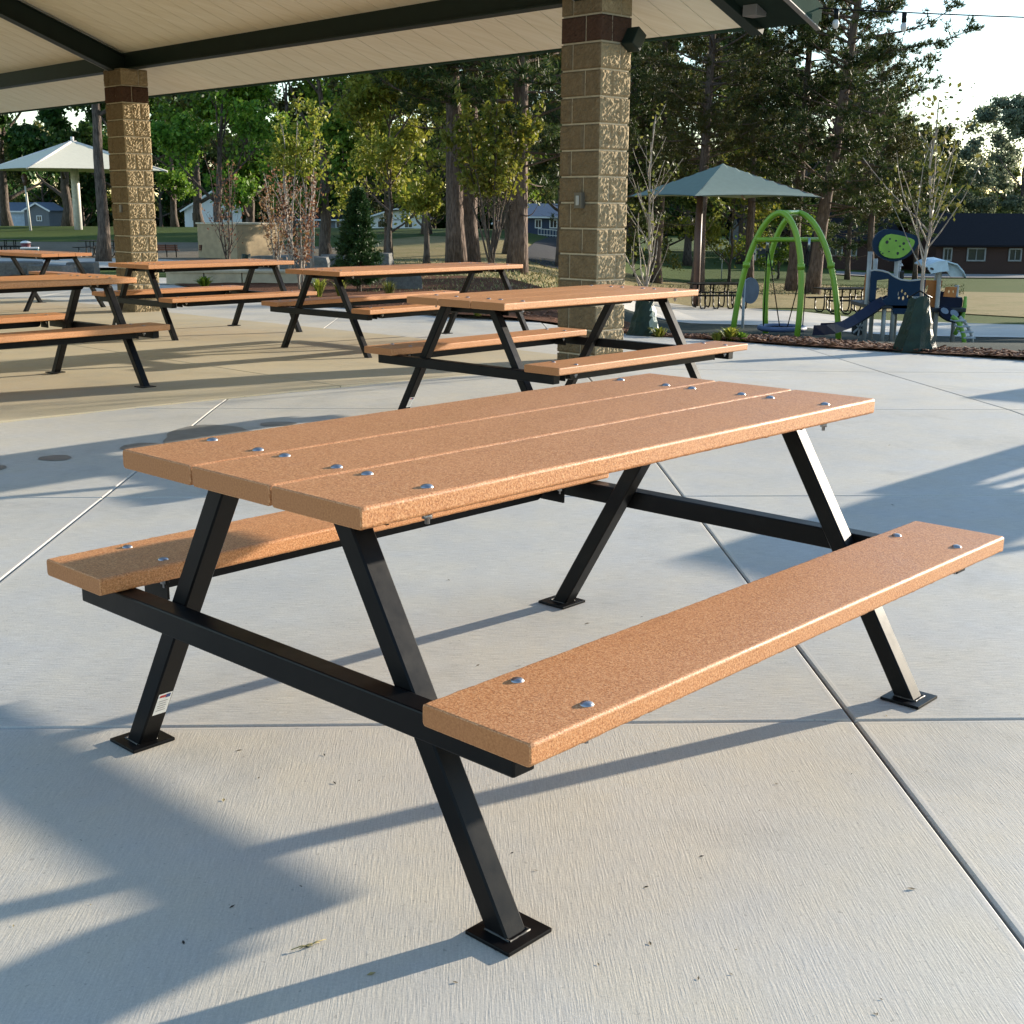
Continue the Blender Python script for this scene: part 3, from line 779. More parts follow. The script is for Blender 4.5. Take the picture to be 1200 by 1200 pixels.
def deciduous(name, H_, W_, zb, leafm, barkm, seed, nleaf=15000, lsize=.22, tr=.22, lean=0, dens=1., nl=9):
    """tapered trunk with forking limbs; leaves sit in clumps hung along the limbs"""
    rnd = random.Random(seed); rng = np.random.default_rng(seed)
    root = empty(name, (0, 0, 0))
    t = MB(); tips = []
    def limb(p, d, L, r, depth):
        pts = [p]; rad = [r]; n = 5; q = p.copy(); dd = d.copy()
        for i in range(n):
            dd = (dd+Vector((rnd.gauss(0, .13), rnd.gauss(0, .13), rnd.gauss(.05, .08)))).normalized()
            q = q+dd*L/n; pts.append(q.copy()); rad.append(r*(1-.62*(i+1)/n))
            if depth >= 1: tips.append((q.copy(), L*.24))
        t.tube(pts, rad, 6 if depth < 2 else 4)
        if depth < 3:
            for k in range(3 if depth else 3):
                f = rnd.uniform(.45, 1.); i = min(n, max(1, int(round(f*n)))); b = pts[i]
                nd = (dd+Vector((rnd.gauss(0, .65), rnd.gauss(0, .65), rnd.gauss(.05, .4)))).normalized()
                limb(b, nd, L*rnd.uniform(.45, .68), rad[i]*.75, depth+1)
    base = Vector((0, 0, -.1)); pts = []; rad = []
    n = 9
    for i in range(n+1):
        f = i/n; pts.append(Vector((lean*f*H_*.3+rnd.gauss(0, .04), rnd.gauss(0, .04), -.1+f*H_*.78))); rad.append(tr*(1.35 if i == 0 else 1)*(1-.78*f))
    t.tube(pts, rad, 10)
    for k in range(nl):
        f = zb/H_*.75+(.95-zb/H_*.75)*(k+rnd.random()*.7)/nl; i = f/.78*n; i0 = int(min(i, n-1)); p = pts[i0].lerp(pts[i0+1], min(1, i-i0))
        a = k*2.4+rnd.uniform(-.4, .4); el = .35+.9*f*rnd.uniform(.7, 1.1)
        prof = math.sin(PI*min(1, max(.18, (f*H_-zb*.6)/(H_-zb*.6)))**.8)
        L = W_*.5*max(.35, prof)*rnd.uniform(.65, .95)
        limb(p, Vector((math.cos(a)*math.cos(el), math.sin(a)*math.cos(el), math.sin(el))), L, max(.03, rad[i0]*.5), 0)
    t.build('trunk', barkm, root)
    T_ = np.array([[*p] for p, s in tips]); S_ = np.array([s for p, s in tips])
    keep = T_[:, 2] > zb*.75; T_, S_ = T_[keep], S_[keep]
    wgt = rng.uniform(.2, 1., len(T_))**2; wgt /= wgt.sum()
    idx = rng.choice(len(T_), int(nleaf*dens), p=wgt)
    P = T_[idx]+rng.normal(size=(len(idx), 3))*(S_[idx][:, None]*.75+.12)*np.array([1, 1, .62])
    V, F = leaf_quads(P, lsize, rng, .6)
    mesh_np('crown', V, F, leafm, root)
    return root
def pine(name, H_, zb, Lmax, leafm, seed, tr=.27, lean=(0, 0), dead=3, tuft=.24, whorls=None, npr=1.):
    rnd = random.Random(seed); rng = np.random.default_rng(seed)
    root = empty(name, (0, 0, 0)); t = MB(); n = 12; pts = []; rad = []
    for i in range(n+1):
        f = i/n; pts.append(Vector((lean[0]*f*H_+rnd.gauss(0, .03)+.12*math.sin(f*3+seed), lean[1]*f*H_+rnd.gauss(0, .03), -.15+f*(H_+.15)))); rad.append(tr*(1.3 if i == 0 else 1)*(1-.8*f))
    t.tube(pts, rad, 12)
    def pt(z):
        i = max(0, min(n-1e-6, z/H_*n)); i0 = int(i); return pts[i0].lerp(pts[i0+1], i-i0)
    P = []; D = []
    z = zb*.55
    k = 0
    while z < H_*.985:
        f = (z-zb)/(H_-zb)
        alive = z > zb
        prof = (min(1, max(0, f)/.25+.55) if f < .25 else 1)*(1-max(0, f-.35)/.72)**.8 if alive else .5
        for b in range(rnd.choice((3, 4, 5)) if alive else rnd.choice((1, 2))):
            a = rnd.uniform(0, 2*PI); L = Lmax*prof*rnd.uniform(.45, 1.05)
            p = pt(z+rnd.uniform(-.15, .15)); el = rnd.uniform(-.15, .30)+.5*max(0, f); m = 7
            bp = [p]; br = [max(.012, .028*L/2)]; dd = Vector((math.cos(a), math.sin(a), el)).normalized(); q = p.copy()
            for j in range(m):
                dd = (dd+Vector((rnd.gauss(0, .10), rnd.gauss(0, .10), -.05+.035*j+rnd.gauss(0, .05)))).normalized()
                q = q+dd*L/m; bp.append(q.copy()); br.append(max(.006, br[0]*(1-.8*(j+1)/m)))
                if alive and j >= 2 or (not alive and j > 3 and rnd.random() < .25):
                    # side twigs
                    for s in range(rnd.choice((2, 3, 3))):
                        tw = (dd+Vector((rnd.gauss(0, .8), rnd.gauss(0, .8), rnd.gauss(.12, .3)))).normalized(); tl = L*rnd.uniform(.10, .24)*(1.2-.06*j)
                        if tl > .25: t.tube([q, q+tw*tl*.5, q+tw*tl+Vector((0, 0, tl*.12))], [.009, .007, .004], 3, cap=False)
                        for u in range(max(2, int(tl/.11*npr))):
                            c = q+tw*tl*rnd.uniform(.35, 1.08); P.append((c.x+rnd.gauss(0, .06), c.y+rnd.gauss(0, .06), c.z+rnd.gauss(0, .05))); D.append((tw.x, tw.y, tw.z+.45))
            t.tube(bp, br, 5, cap=False)
        z += rnd.uniform(.24, .44) if whorls is None else whorls
    t.build('trunk', M['barkpine'], root)
    P = np.array(P); D = np.array(D); D /= np.linalg.norm(D, axis=1)[:, None]
    V, F = needle_tufts(P, D, tuft, rng, 11, .075)
    mesh_np('crown', V, F, leafm, root)
    return root
def sapling(name, stems, H_, spread, leafm, barkm, seed, nleaf=500, lsize=.09, zleaf=.35, r0=.028, twigs=7, gap=None, tl=1., single=False):
    rnd = random.Random(seed); rng = np.random.default_rng(seed); root = empty(name, (0, 0, 0)); t = MB(); tips = []
    for s in range(stems):
        a = 2*PI*s/stems+rnd.uniform(-.5, .5) if stems > 1 else 0; sp = spread*rnd.uniform(.4, 1.) if stems > 1 else spread*.05
        h = H_*rnd.uniform(.78, 1.); pts = []; rad = []; m = 8
        for i in range(m+1):
            f = i/m; pts.append(Vector((math.cos(a)*sp*f**1.2+rnd.gauss(0, .018), math.sin(a)*sp*f**1.2+rnd.gauss(0, .018), h*f-.03))); rad.append(r0*(1-.82*f)+.002)
        t.tube(pts, rad, 6)
        for k in range(twigs):
            f = rnd.uniform(zleaf*.7, .97); i = min(m-1, int(f*m)); b = pts[i].lerp(pts[i+1], f*m-i); aa = rnd.uniform(0, 2*PI); L = (h*.24*(1.15-f)*rnd.uniform(.6, 1.3)+.15)*tl
            el = rnd.uniform(.6, 1.1); q = b.copy(); tp = [q.copy()]; dd = Vector((math.cos(aa)*math.cos(el), math.sin(aa)*math.cos(el), math.sin(el)))
            for j in range(5):
                dd = (dd+Vector((rnd.gauss(0, .1), rnd.gauss(0, .1), .12))).normalized(); q = q+dd*L/5; tp.append(q.copy()); tips.append((q.x, q.y, q.z))
            t.tube(tp, [max(.0035, rad[i]*.5*(1-.8*j/5)) for j in range(6)], 4, cap=False)
        for i in range(int(m*zleaf)+1, m+1): tips.append(tuple(pts[i]))
    t.build('stem', barkm, root)
    T_ = np.array(tips)
    if gap: T_ = T_[T_[:, 2] > gap*H_]
    P = T_[rng.integers(0, len(T_), nleaf)]+rng.normal(size=(nleaf, 3))*.06
    V, F = leaf_quads(P, lsize, rng, .6, .3)
    mesh_np('leaves', V, F, leafm, root); return root
def place(o, p, rz=0., s=1., sz=None):
    o.location = p; o.rotation_euler = (0, 0, rz); o.scale = (s, s, sz or s); return o
def lab(o, l, c='tree', g=None): return tag(o, l, c, g)

# ---- prototypes; the first use of each moves the prototype itself
class Proto:
    def __init__(s, f): s.f = f; s.o = None
    def get(s):
        if s.o is None: s.o = s.f(); return s.o
        return copy_tree(s.o)
maple = [Proto(lambda: deciduous('broadleaf_tree', 10.5, 8.5, 2.4, M['leaf_green'], M['bark'], 11, 21000, .24, .26)),
         Proto(lambda: deciduous('broadleaf_tree', 9.5, 9, 2.2, M['leaf_green'], M['bark'], 12, 21000, .24, .24, .12)),
         Proto(lambda: deciduous('broadleaf_tree', 13, 10, 2.5, M['leaf_dark'], M['bark'], 13, 24000, .27, .3))]
darkt = [Proto(lambda: deciduous('broadleaf_tree', 14, 11, 1.6, M['leaf_dark'], M['bark'], 14, 22000, .34, .32)),
         Proto(lambda: deciduous('broadleaf_tree', 12, 11, 1.2, M['leaf_olive'], M['bark'], 15, 22000, .32, .3))]
hight = Proto(lambda: deciduous('broadleaf_tree', 15, 12, 6.2, M['leaf_dark'], M['bark'], 17, 20000, .26, .24))
lowt = [Proto(lambda: deciduous('broadleaf_tree', 8.5, 11, .5, M['leaf_dark'], M['bark'], 18, 17000, .36, .2, nl=13)), Proto(lambda: deciduous('broadleaf_tree', 7.5, 11, .4, M['leaf_olive'], M['bark'], 19, 17000, .34, .2, nl=13))]
yelt = Proto(lambda: deciduous('broadleaf_tree', 5.6, 4.6, 1.5, M['leaf_yel'], M['bark'], 16, 9000, .15, .10))
pines = [Proto(lambda: pine('pine_tree', 17, 4.6, 3.6, M['needle'], 21)),
         Proto(lambda: pine('pine_tree', 19, 5.2, 4.2, M['needle_y'], 22, .3)),
         Proto(lambda: pine('pine_tree', 16, 3.0, 4.4, M['needle'], 23, .26))]
GP = 'pine trees beyond the plaza'; GB = 'broadleaf trees filling the background'
# left pines, trunks in front of the yellow-green shrubs
def pn(k, px, dist, rz, s, label, lean=None, sz=None):
    o = place(pines[k].get(), dir_at(px, dist), rz, s, sz)
    if lean: o.rotation_euler = (lean[1], lean[0], rz)
    return lab(o, label, 'pine tree', GP)
pn(0, 530, 36, 0.3, 1.0, 'pine tree with straight grey trunk, left one of the close pair between the stone columns')
pn(1, 551, 37.5, 2.1, .86, 'pine tree with slightly bent trunk, right one of the close pair between the stone columns', (.03, 0))
pn(2, 604, 36, 4.2, 1.0, 'lone straight pine trunk just left of the right stone column')
pn(1, 812, 57, 1.0, .92, 'pine tree rising behind the green shade canopy, trunk leaning slightly right', (.06, 0))
pn(0, 924, 60, 2.9, .98, 'straight pine tree behind the top of the green arch swing')
pn(2, 947, 58, 5.0, 1.18, 'tall pine with thick trunk leaning to the right against the sky', (.19, 0), 1.2)
pn(1, 765, 66, 3.6, .9, 'pine tree behind the bare sapling, right of the right stone column')
pn(0, 870, 70, .6, .95, 'pine tree in the back row between the canopy peak and the arch swing')
pn(2, 720, 62, 1.9, .88, 'pine tree hidden partly by the right stone column')
pn(1, 1010, 74, 5.6, .72, 'shorter pine tree behind the play tower roof panel')
pn(2, 455, 62, 2.2, .78, 'dark pine tree behind the broadleaf trees left of the paired pines')
pn(0, 655, 64, 4.0, .85, 'dark pine tree behind the navy house')
pn(2, 985, 80, 0.9, .62, 'short dense pine behind the right end of the arch swing')
pn(0, 1062, 82, 0.2, .56, 'small pine behind the staked sapling at the playground')
# broadleaf trees on the left
def bl(pr, px, dist, rz, s, label, sz=None, cat='tree', g=GB, lean=None):
    o = place(pr.get(), dir_at(px, dist), rz, s, sz)
    if lean: o.rotation_euler = (lean[1], lean[0], rz)
    return lab(o, label, cat, g)
bl(hight, 130, 46, .4, .95, 'dark broadleaf tree whose black trunk stands just left of the left stone column')
bl(maple[1], 258, 60, 1.2, .95, 'broadleaf tree with thick trunk leaning right above the two park benches', lean=(.10, 0))
bl(maple[0], 384, 46, 3.1, .86, 'bright green tree with forked trunk behind the tan enclosure')
bl(maple[1], 300, 66, 4.4, 1.1, 'large green tree behind the tan enclosure, left of the pale saplings')
bl(maple[0], 594//1, 70, 1.0, 1.0, 'green tree behind the lone pine trunk')
bl(maple[0], 212, 100, 5.0, 1.05, 'green tree directly behind the left stone column')
bl(darkt[0], 20, 112, .5, 1.35, 'dark tree at the left edge behind the pale shade canopy')
bl(darkt[0], 90, 108, 2.2, 1.35, 'dark tree behind the pale shade canopy peak')
bl(darkt[1], -75, 105, 1.0, 1.0, 'dark tree cut by the left edge of the photo')
bl(darkt[0], 160, 100, 4.0, 1.3, 'dark tree far behind the left stone column')
bl(darkt[1], 345, 84, 3.0, 1.0, 'olive tree in the far row behind the pale saplings')
bl(darkt[0], 430, 92, 5.2, 1.0, 'dark tree in the far row behind the small conifer')
bl(darkt[1], 500, 88, .2, 1.05, 'olive tree in the far row left of the paired pines')
bl(darkt[0], 590, 96, 1.7, 1.1, 'dark tree in the far row behind the gabled house')
bl(darkt[1], 665, 100, 2.9, 1.15, 'olive tree in the far row behind the right stone column')
bl(darkt[0], 735, 98, 4.1, 1.15, 'dark tree in the far row right of the right stone column')
bl(darkt[1], 800, 96, 5.5, 1.1, 'olive tree in the far row behind the green shade canopy')
bl(darkt[0], 862, 100, .9, 1.15, 'dark tree in the far row above the right half of the green canopy')
bl(darkt[1], 930, 104, 3.3, 1.1, 'olive tree in the far row behind the arch swing')
bl(darkt[0], 1000, 108, 1.2, .95, 'dark tree in the far row behind the play tower')
bl(darkt[1], 1062, 112, 2.4, .85, 'olive tree in the far row left of the brick house')
bl(darkt[0], 240, 110, 0.0, 1.25, 'dark tree far behind the two park benches')
for i, (px, s) in enumerate(((1118, .62), (1150, .7), (1230, .9))):
    bl(darkt[1], px, 150, i*2., s*1.1, ('low tree behind the left end of the brick house', 'low rounded tree behind the middle of the brick house', 'tall tree at the right edge behind the brick house')[i])
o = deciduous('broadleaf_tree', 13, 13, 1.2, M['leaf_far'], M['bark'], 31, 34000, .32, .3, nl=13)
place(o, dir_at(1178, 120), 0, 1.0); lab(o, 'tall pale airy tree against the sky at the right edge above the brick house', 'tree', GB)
places = ['at the left edge behind the sheds', 'behind the pale blue shed', 'behind the white canopy post', 'left of the left stone column', 'behind the left stone column', 'right of the left stone column', 'behind the white gabled house', 'behind the tan enclosure', 'behind the pale saplings', 'behind the forked green tree', 'behind the small conifer', 'behind the low white house', 'left of the paired pines', 'behind the paired pines', 'behind the lone pine trunk', 'behind the navy house', 'behind the right stone column', 'right of the right stone column', 'behind the brown canopy post', 'under the grey green canopy', 'behind the parking signs', 'behind the arch swing', 'right of the arch swing', 'left of the play tower', 'behind the play tower', 'between play tower and brick house']
for i, l in enumerate(places):
    px = -70+i*44.5
    bl(lowt[i % 2], px, (176 if px < 710 else 122)+7*(i % 3), i*1.3, (1.35 if px < 710 else .95)+.12*((i*7) % 4)/3, 'low full crowned tree in the farthest row '+l, g='low trees of the farthest row')
# young yellow-green trees between the table and the pines
bl(yelt, 459, 37, .3, .92, 'small yellow green tree with a low fork left of the paired pines')
bl(yelt, 500, 46, 2.3, 1.15, 'small yellow green tree right behind the paired pines')
o = sapling('multi_stem_shrub', 12, 4.6, 1.5, M['leaf_yel'], M['bark'], 41, 4200, .14, .45, .03, 14, .42); place(o, dir_at(575, 33.5), 0)
lab(o, 'multi stemmed shrub with bare lower stems and yellow green leaves beside the paired pines', 'shrub')
# bushes behind the canopy
for i, (px, d, s, sz, mk, l) in enumerate(((740, 70, 1., 1.0, 'leaf_olive', 'low bush behind the bare sapling right of the right stone column'), (850, 72, 1.25, 1.3, 'leaf_yel', 'rounded golden green bush under the green shade canopy'), (905, 76, 1., 1., 'leaf_green', 'green bush behind the arch swing'))):
    o = deciduous('bush', 4.2, 5.0, .3, M[mk], M['bark'], 50+i, 6500, .17, .07, nl=12); place(o, dir_at(px, d), i, s, sz*s*.9); lab(o, l, 'bush', 'bushes on the lawn')
# birch-like saplings with rusty leaves
for i, (px, d, h, nl_, mk, l) in enumerate(((340, 29, 3.6, 900, 'leaf_yel', 'pale stemmed sapling clump topped with yellow leaves in the mulch bed'),
        (366, 27.5, 3.4, 800, 'leaf_yel', 'pale stemmed sapling beside the conifer with leaves only near its top'))):
    o = sapling('sapling', 3, h, .35, M[mk], M['barkpale'], 60+i, nl_, .085, .55, .024, 6, .58); place(o, at(px, 333), i); lab(o, l, 'sapling')
for i, (px, py, h, nl_, l) in enumerate(((352, 340, 2.1, 900, 'rusty leaved young birch with white stems behind the long table'), (325, 331, 2.2, 700, 'rusty leaved sapling left of the white stemmed birch'), (268, 326, 2.5, 260, 'thin bare brown sapling clump beside the tan enclosure'))):
    o = sapling('sapling', 5, h, .5, M['leaf_rust'], M['barkpale'] if i < 2 else M['bark'], 70+i, nl_, .06, .3, .017, 9); place(o, at(px, py), i*2); lab(o, l, 'sapling')
# playground sapling and the one by the right column
o = sapling('sapling', 1, 2.95, .3, M['leaf_olive'], M['barkpale'], 80, 430, .058, .42, .022, 20, .42, 1.75); place(o, dir_at(1073, 12.95), .6)
lab(o, 'young tree with sparse leaves rising from the tall dark green watering bag', 'sapling')
o = sapling('sapling', 1, 2.75, .2, M['leaf_olive'], M['barkpale'], 81, 230, .05, .25, .02, 30, .25, 1.15); place(o, dir_at(755, 14.6), 2)
lab(o, 'thin mostly bare young tree just right of the right stone column', 'sapling')
# conifer in the bed
def conifer():
    rnd = random.Random(5); rng = np.random.default_rng(5); root = empty('conifer', (0, 0, 0)); t = MB(); t.tube([(0, 0, -.05), (0, 0, .9), (.02, 0, 1.75)], [.045, .03, .006], 8)
    P = []; D = []
    for k in range(300):
        z = .06+1.62*(k/300); r = (.47*(1-z/1.82)**.85)*rnd.uniform(.75, 1.1); a = rnd.uniform(0, 2*PI); d = Vector((math.cos(a), math.sin(a), .6))
        if k % 3 == 0: t.tube([(0, 0, z), (math.cos(a)*r, math.sin(a)*r, z+.45*r)], [.008, .003], 4, cap=False)
        for s in range(12):
            f = rnd.uniform(.35, 1.05); P.append((math.cos(a)*r*f+rnd.gauss(0, .03), math.sin(a)*r*f+rnd.gauss(0, .03), z+.45*r*f+rnd.gauss(0, .02))); D.append(tuple(d))
    t.build('trunk', M['bark'], root); P = np.array(P); D = np.array(D); D /= np.linalg.norm(D, axis=1)[:, None]
    V, F = needle_tufts(P, D, .075, rng, 9, .12); mesh_np('crown', V, F, M['spruce'], root); return root
o = conifer(); place(o, at(421, 343), 0, 1.0); lab(o, 'small dense green conifer in the mulch bed behind the long table', 'conifer')
# ornamental grass and low plants
def tuft_plant(name, h, n, mat, seed, spread=.5, wd=.03):
    rnd = random.Random(seed); mb = MB()
    for k in range(n):
        a = rnd.uniform(0, 2*PI); l = h*rnd.uniform(.6, 1.1); s = rnd.uniform(.1, spread)*h; r0 = rnd.uniform(0, .04); c, s_ = math.cos(a), math.sin(a)
        side = Vector((-s_, c, 0))*h*wd; p0 = Vector((c*r0, s_*r0, -.01)); p1 = Vector((c*(r0+s*.5), s_*(r0+s*.5), l*.7)); p2 = Vector((c*(r0+s), s_*(r0+s), l*.85))
        mb.add([p0-side*.6, p0+side*.6, p1+side, p1-side, p2], [(0, 1, 2, 3), (3, 2, 4)])
    o = mb.build(name, mat); return o
GG = 'low plants in the mulch'
for i, (px, py, h, mk, l) in enumerate(((374, 350, .34, 'leaf_yel', 'straw coloured grass tuft under the long table, left of the conifer'), (398, 349, .30, 'leaf_yel', 'straw coloured grass tuft right in front of the conifer'),
        (456, 351, .30, 'leaf_olive', 'low plant beside the grey boulder right of the conifer'), (240, 339, .22, 'leaf_green', 'small green plant in the mulch just right of the left stone column'),
        (853, 389, .15, 'leaf_yel', 'bright green leafy plant in the mulch strip at the foot of the arch swing'), (838, 391, .10, 'leaf_yel', 'smaller bright green plant in the mulch strip, left of the big one'), (866, 390, .10, 'leaf_green', 'low green plant right of the bright leafy one at the arch swing'), (770, 384.5, .12, 'leaf_yel', 'low green weeds beside the small watering bag'),
        (560, 372, .12, 'leaf_yel', 'low yellow green tuft at the bed edge behind the middle table'))):
    o = tuft_plant('plant', h, 70, M[mk], 90+i, .6 if i < 3 else 1.1, .03 if i < 3 else .10); o.location = at(px, py) if px < 700 else dir_at(px, {853: 14.0, 838: 13.9, 866: 14.0, 770: 14.3}[px]); o.location.z += .03; lab(o, l, 'plant', GG)

# bark pieces on the mulch strip and bed
bk = MB(); rb = random.Random(9)
for k in range(2600):
    if k < 1500:
        kk = rb.randrange(5); f = rb.random(); g_ = rb.random()
        A_ = Vector(MSN[kk]).lerp(Vector(MSN[kk+1]), f); B_ = Vector(MSF[kk]).lerp(Vector(MSF[kk+1]), f); c = A_.lerp(B_, .02+.9*g_); c = Vector((c.x, c.y, 0))
    else: c = at(rb.uniform(310, 738), rb.uniform(352, 388))
    c.z = gz(c.x, c.y)+.045; a = rb.uniform(0, PI); L = rb.uniform(.015, .045); wd = L*.35
    if k >= 1500:
        # keep only those inside the bed polygon
        bp = A((215, 326), (480, 319), (652, 346), (736, 380), (736, 389), (655, 379), (534, 369), (300, 351)) if k == 1500 else bp
        if len(edges_clip([(c.x-.01, c.y-.01), (c.x+.01, c.y-.01), (c.x, c.y+.01)], bp)) < 3: continue
    u = Vector((math.cos(a), math.sin(a), rb.uniform(-.4, .4))); v = Vector((-u.y, u.x, 0)); z = Vector((0, 0, .008))
    bk.add([c-u*L-v*wd, c+u*L-v*wd, c+u*L+v*wd, c-u*L+v*wd, c-u*L-v*wd+z, c+u*L-v*wd+z, c+u*L+v*wd+z, c-u*L+v*wd+z], [(4, 5, 6, 7), (0, 1, 5, 4), (1, 2, 6, 5), (2, 3, 7, 6), (3, 0, 4, 7)], rb.choice((0, 0, 1)))
tag(bk.build('bark_chips', [plain('bark_chip', (.13, .055, .028), .9), plain('bark_chip_pale', (.22, .11, .06), .9)]), 'loose reddish brown bark chips in the planting beds', 'bark chips', kind='stuff')

# lawn blades nearest the plaza (dry grass) as one soft mass
gb = MB(); rb = random.Random(19)
for k in range(5200):
    px = rb.uniform(420, 668) if k % 2 else rb.uniform(742, 1130); py = rb.uniform(303, 344) if k % 2 else rb.uniform(333, 345)
    if k % 2 == 0 and py < 333: continue
    c = at(px, py); c.z = gz(c.x, c.y)-.03
    for j in range(2):
        a = rb.uniform(0, PI); u = Vector((math.cos(a), math.sin(a), 0))*.02; d = Vector((rb.gauss(0, .05), rb.gauss(0, .05), rb.uniform(.04, .11))); gb.add([c-u, c+u, c+d], [(0, 1, 2)], rb.choice((0, 1)))
tag(gb.build('grass_blades', [plain('straw_blade', (.34, .27, .12), .8), plain('green_blade', (.14, .16, .04), .8)]), 'dry straw coloured grass growing on the slope behind the tables', 'grass', kind='stuff')

# ------------------------------------------------------------------ boulders and walls
M['stone'] = block_mat('grey_limestone', (.12, .12, .12), (.24, .235, .22), .02)
def boulder(c, sx, sy, sz, rz, seed):
    bm = bmesh.new(); bmesh.ops.create_cube(bm, size=1); bmesh.ops.subdivide_edges(bm, edges=bm.edges[:], cuts=5, use_grid_fill=True); rnd = random.Random(seed)
    from mathutils import noise as N
    for v in bm.verts:
        p = v.co.copy(); r = p.length; p2 = p*(1-.22*max(0, r-.55)); n = N.noise(p*2.3+Vector((seed, 0, 0)))*.10+N.noise(p*6+Vector((0, seed, 0)))*.035
        v.co = p2*(1+n)
        v.co = Vector((v.co.x*sx, v.co.y*sy, (v.co.z+.42)*sz))
    me = bpy.data.meshes.new('boulder'); bm.to_mesh(me); bm.free(); me.materials.append(M['stone'])
    for p in me.polygons: p.use_smooth = random.random() < .0
    o = bpy.data.objects.new('boulder', me); COL.objects.link(o); o.location = c; o.rotation_euler = (0, 0, rz); return o
for i, (px, py, w_, d_, h_, l) in enumerate(((322, 318, 1.1, .7, .42, 'grey limestone boulder behind the rusty leaved saplings, leftmost of its row'), (362, 318, 1.0, .8, .40, 'flat grey limestone boulder behind the white stemmed birch'), (398, 316, .9, .7, .42, 'grey limestone boulder left of the conifer'),
        (440, 314, .95, .7, .45, 'light grey limestone boulder just right of the conifer top'), (474, 340, .62, .45, .36, 'square grey boulder in the mulch behind the middle table'),
        (20, 325, 1.1, .8, .36, 'dark grey boulder at the left edge behind the far table'), (62, 326, .8, .7, .30, 'dark grey boulder in the middle of the left row'), (98, 324, .6, .6, .34, 'dark grey boulder left of the left stone column'))):
    o = boulder(at(px, py), w_, d_, h_, -.1+.2*(i % 3), i+3); lab(o, l, 'boulder', 'limestone boulders edging the beds')
# low cream seat wall
M['cream'] = plain('cream_cast_stone', (.52, .46, .34), .8, bump=.002)
a, b = at(196, 333), at(372, 333); wl = MB(); n_ = 4
for k in range(n_):
    p0 = a.lerp(b, k/n_); p1 = a.lerp(b, (k+1)/n_); d = (p1-p0).normalized()*.01; z = Vector((0, 0, .09))
    wl.beam(p0+d+z, p1-d+z, .35, .26, bev=.01)
cp = MB(); z = Vector((0, 0, .245)); cp.beam(a+z, b+z, .40, .05, bev=.008)
W = empty('seat_wall', a, 0, 'low cream stone seat wall behind the tables right of the left column', 'wall')
for mbx, nm in ((wl, 'wall_block'), (cp, 'coping')):
    mbx.v = [tuple(Vector(v)-Vector(a)) for v in mbx.v]; mbx.build(nm, M['cream'], W)
# tan enclosure
def hut(name, px0, px1, py, depth, hh, mat, label, cat='enclosure', turn=0):
    a, b = at(px0, py), at(px1, py); L = (b-a).length; ang = math.atan2(b.y-a.y, b.x-a.x)+turn
    r = empty(name, a, ang, label, cat); return r, L
r, L = hut('enclosure', 277, 347, 303, 3, 1.5, None, 'tan block utility enclosure behind the rusty saplings', turn=R(28))
M['tanwall'] = plain('tan_block_wall', (.36, .27, .16), .9, sc_=4, bump=.004)
mb = MB(); mb.box((L*.5, 1.3, .72), (L*.95, 2.6, 1.5), bev=.01); mb.build('wall', M['tanwall'], r)
mb = MB(); mb.box((L*.5, 1.3, 1.5), (L*.99, 2.7, .07), bev=.01); mb.build('coping', M['cream'], r)

# ------------------------------------------------------------------ houses
def window(mb_f, mb_g, x, z, w_, h_, y=0):
    """frame butted proud of the wall, pane set back; facade in local xz, facing -y"""
    f = .10
    for (cx, cz, a, b) in ((x, z+h_/2+f/2, w_+2*f, f), (x, z-h_/2-f/2, w_+2*f, f), (x-w_/2-f/2, z, f, h_), (x+w_/2+f/2, z, f, h_), (x, z, .05, h_)):
        mb_f.box((cx, y-.04, cz), (a, .10, b))
    mb_g.box((x, y-.012, z), (w_, .03, h_))
M['glass'] = plain('window_glass', (.03, .035, .04), .12, 0, .1, spec=.8)
M['white'] = plain('white_trim', (.72, .72, .70), .6, 0, .06)
M['shadetrim'] = plain('shaded_white_trim', (.30, .30, .29), .7)  # white trim greyed to stand in for shade on the brick houses
M['shingle'] = plain('dark_shingles', (.018, .018, .022), .95, sc_=8, bump=.01, spec=.08)
M['navy'] = plain('navy_siding', (.03, .045, .085), .6, sc_=10); M['greysid'] = plain('grey_siding', (.14, .15, .16), .7); M['bluesid'] = plain('pale_blue_siding', (.40, .47, .55), .7, sc_=3)
M['brick'] = plain('brown_brick', (.065, .034, .026), .9, 0, .3, 20); M['bluegrey'] = plain('blue_grey_shingles', (.10, .13, .17), .8, sc_=6, bump=.01)  # brick colour darkened to carry the shade on those houses
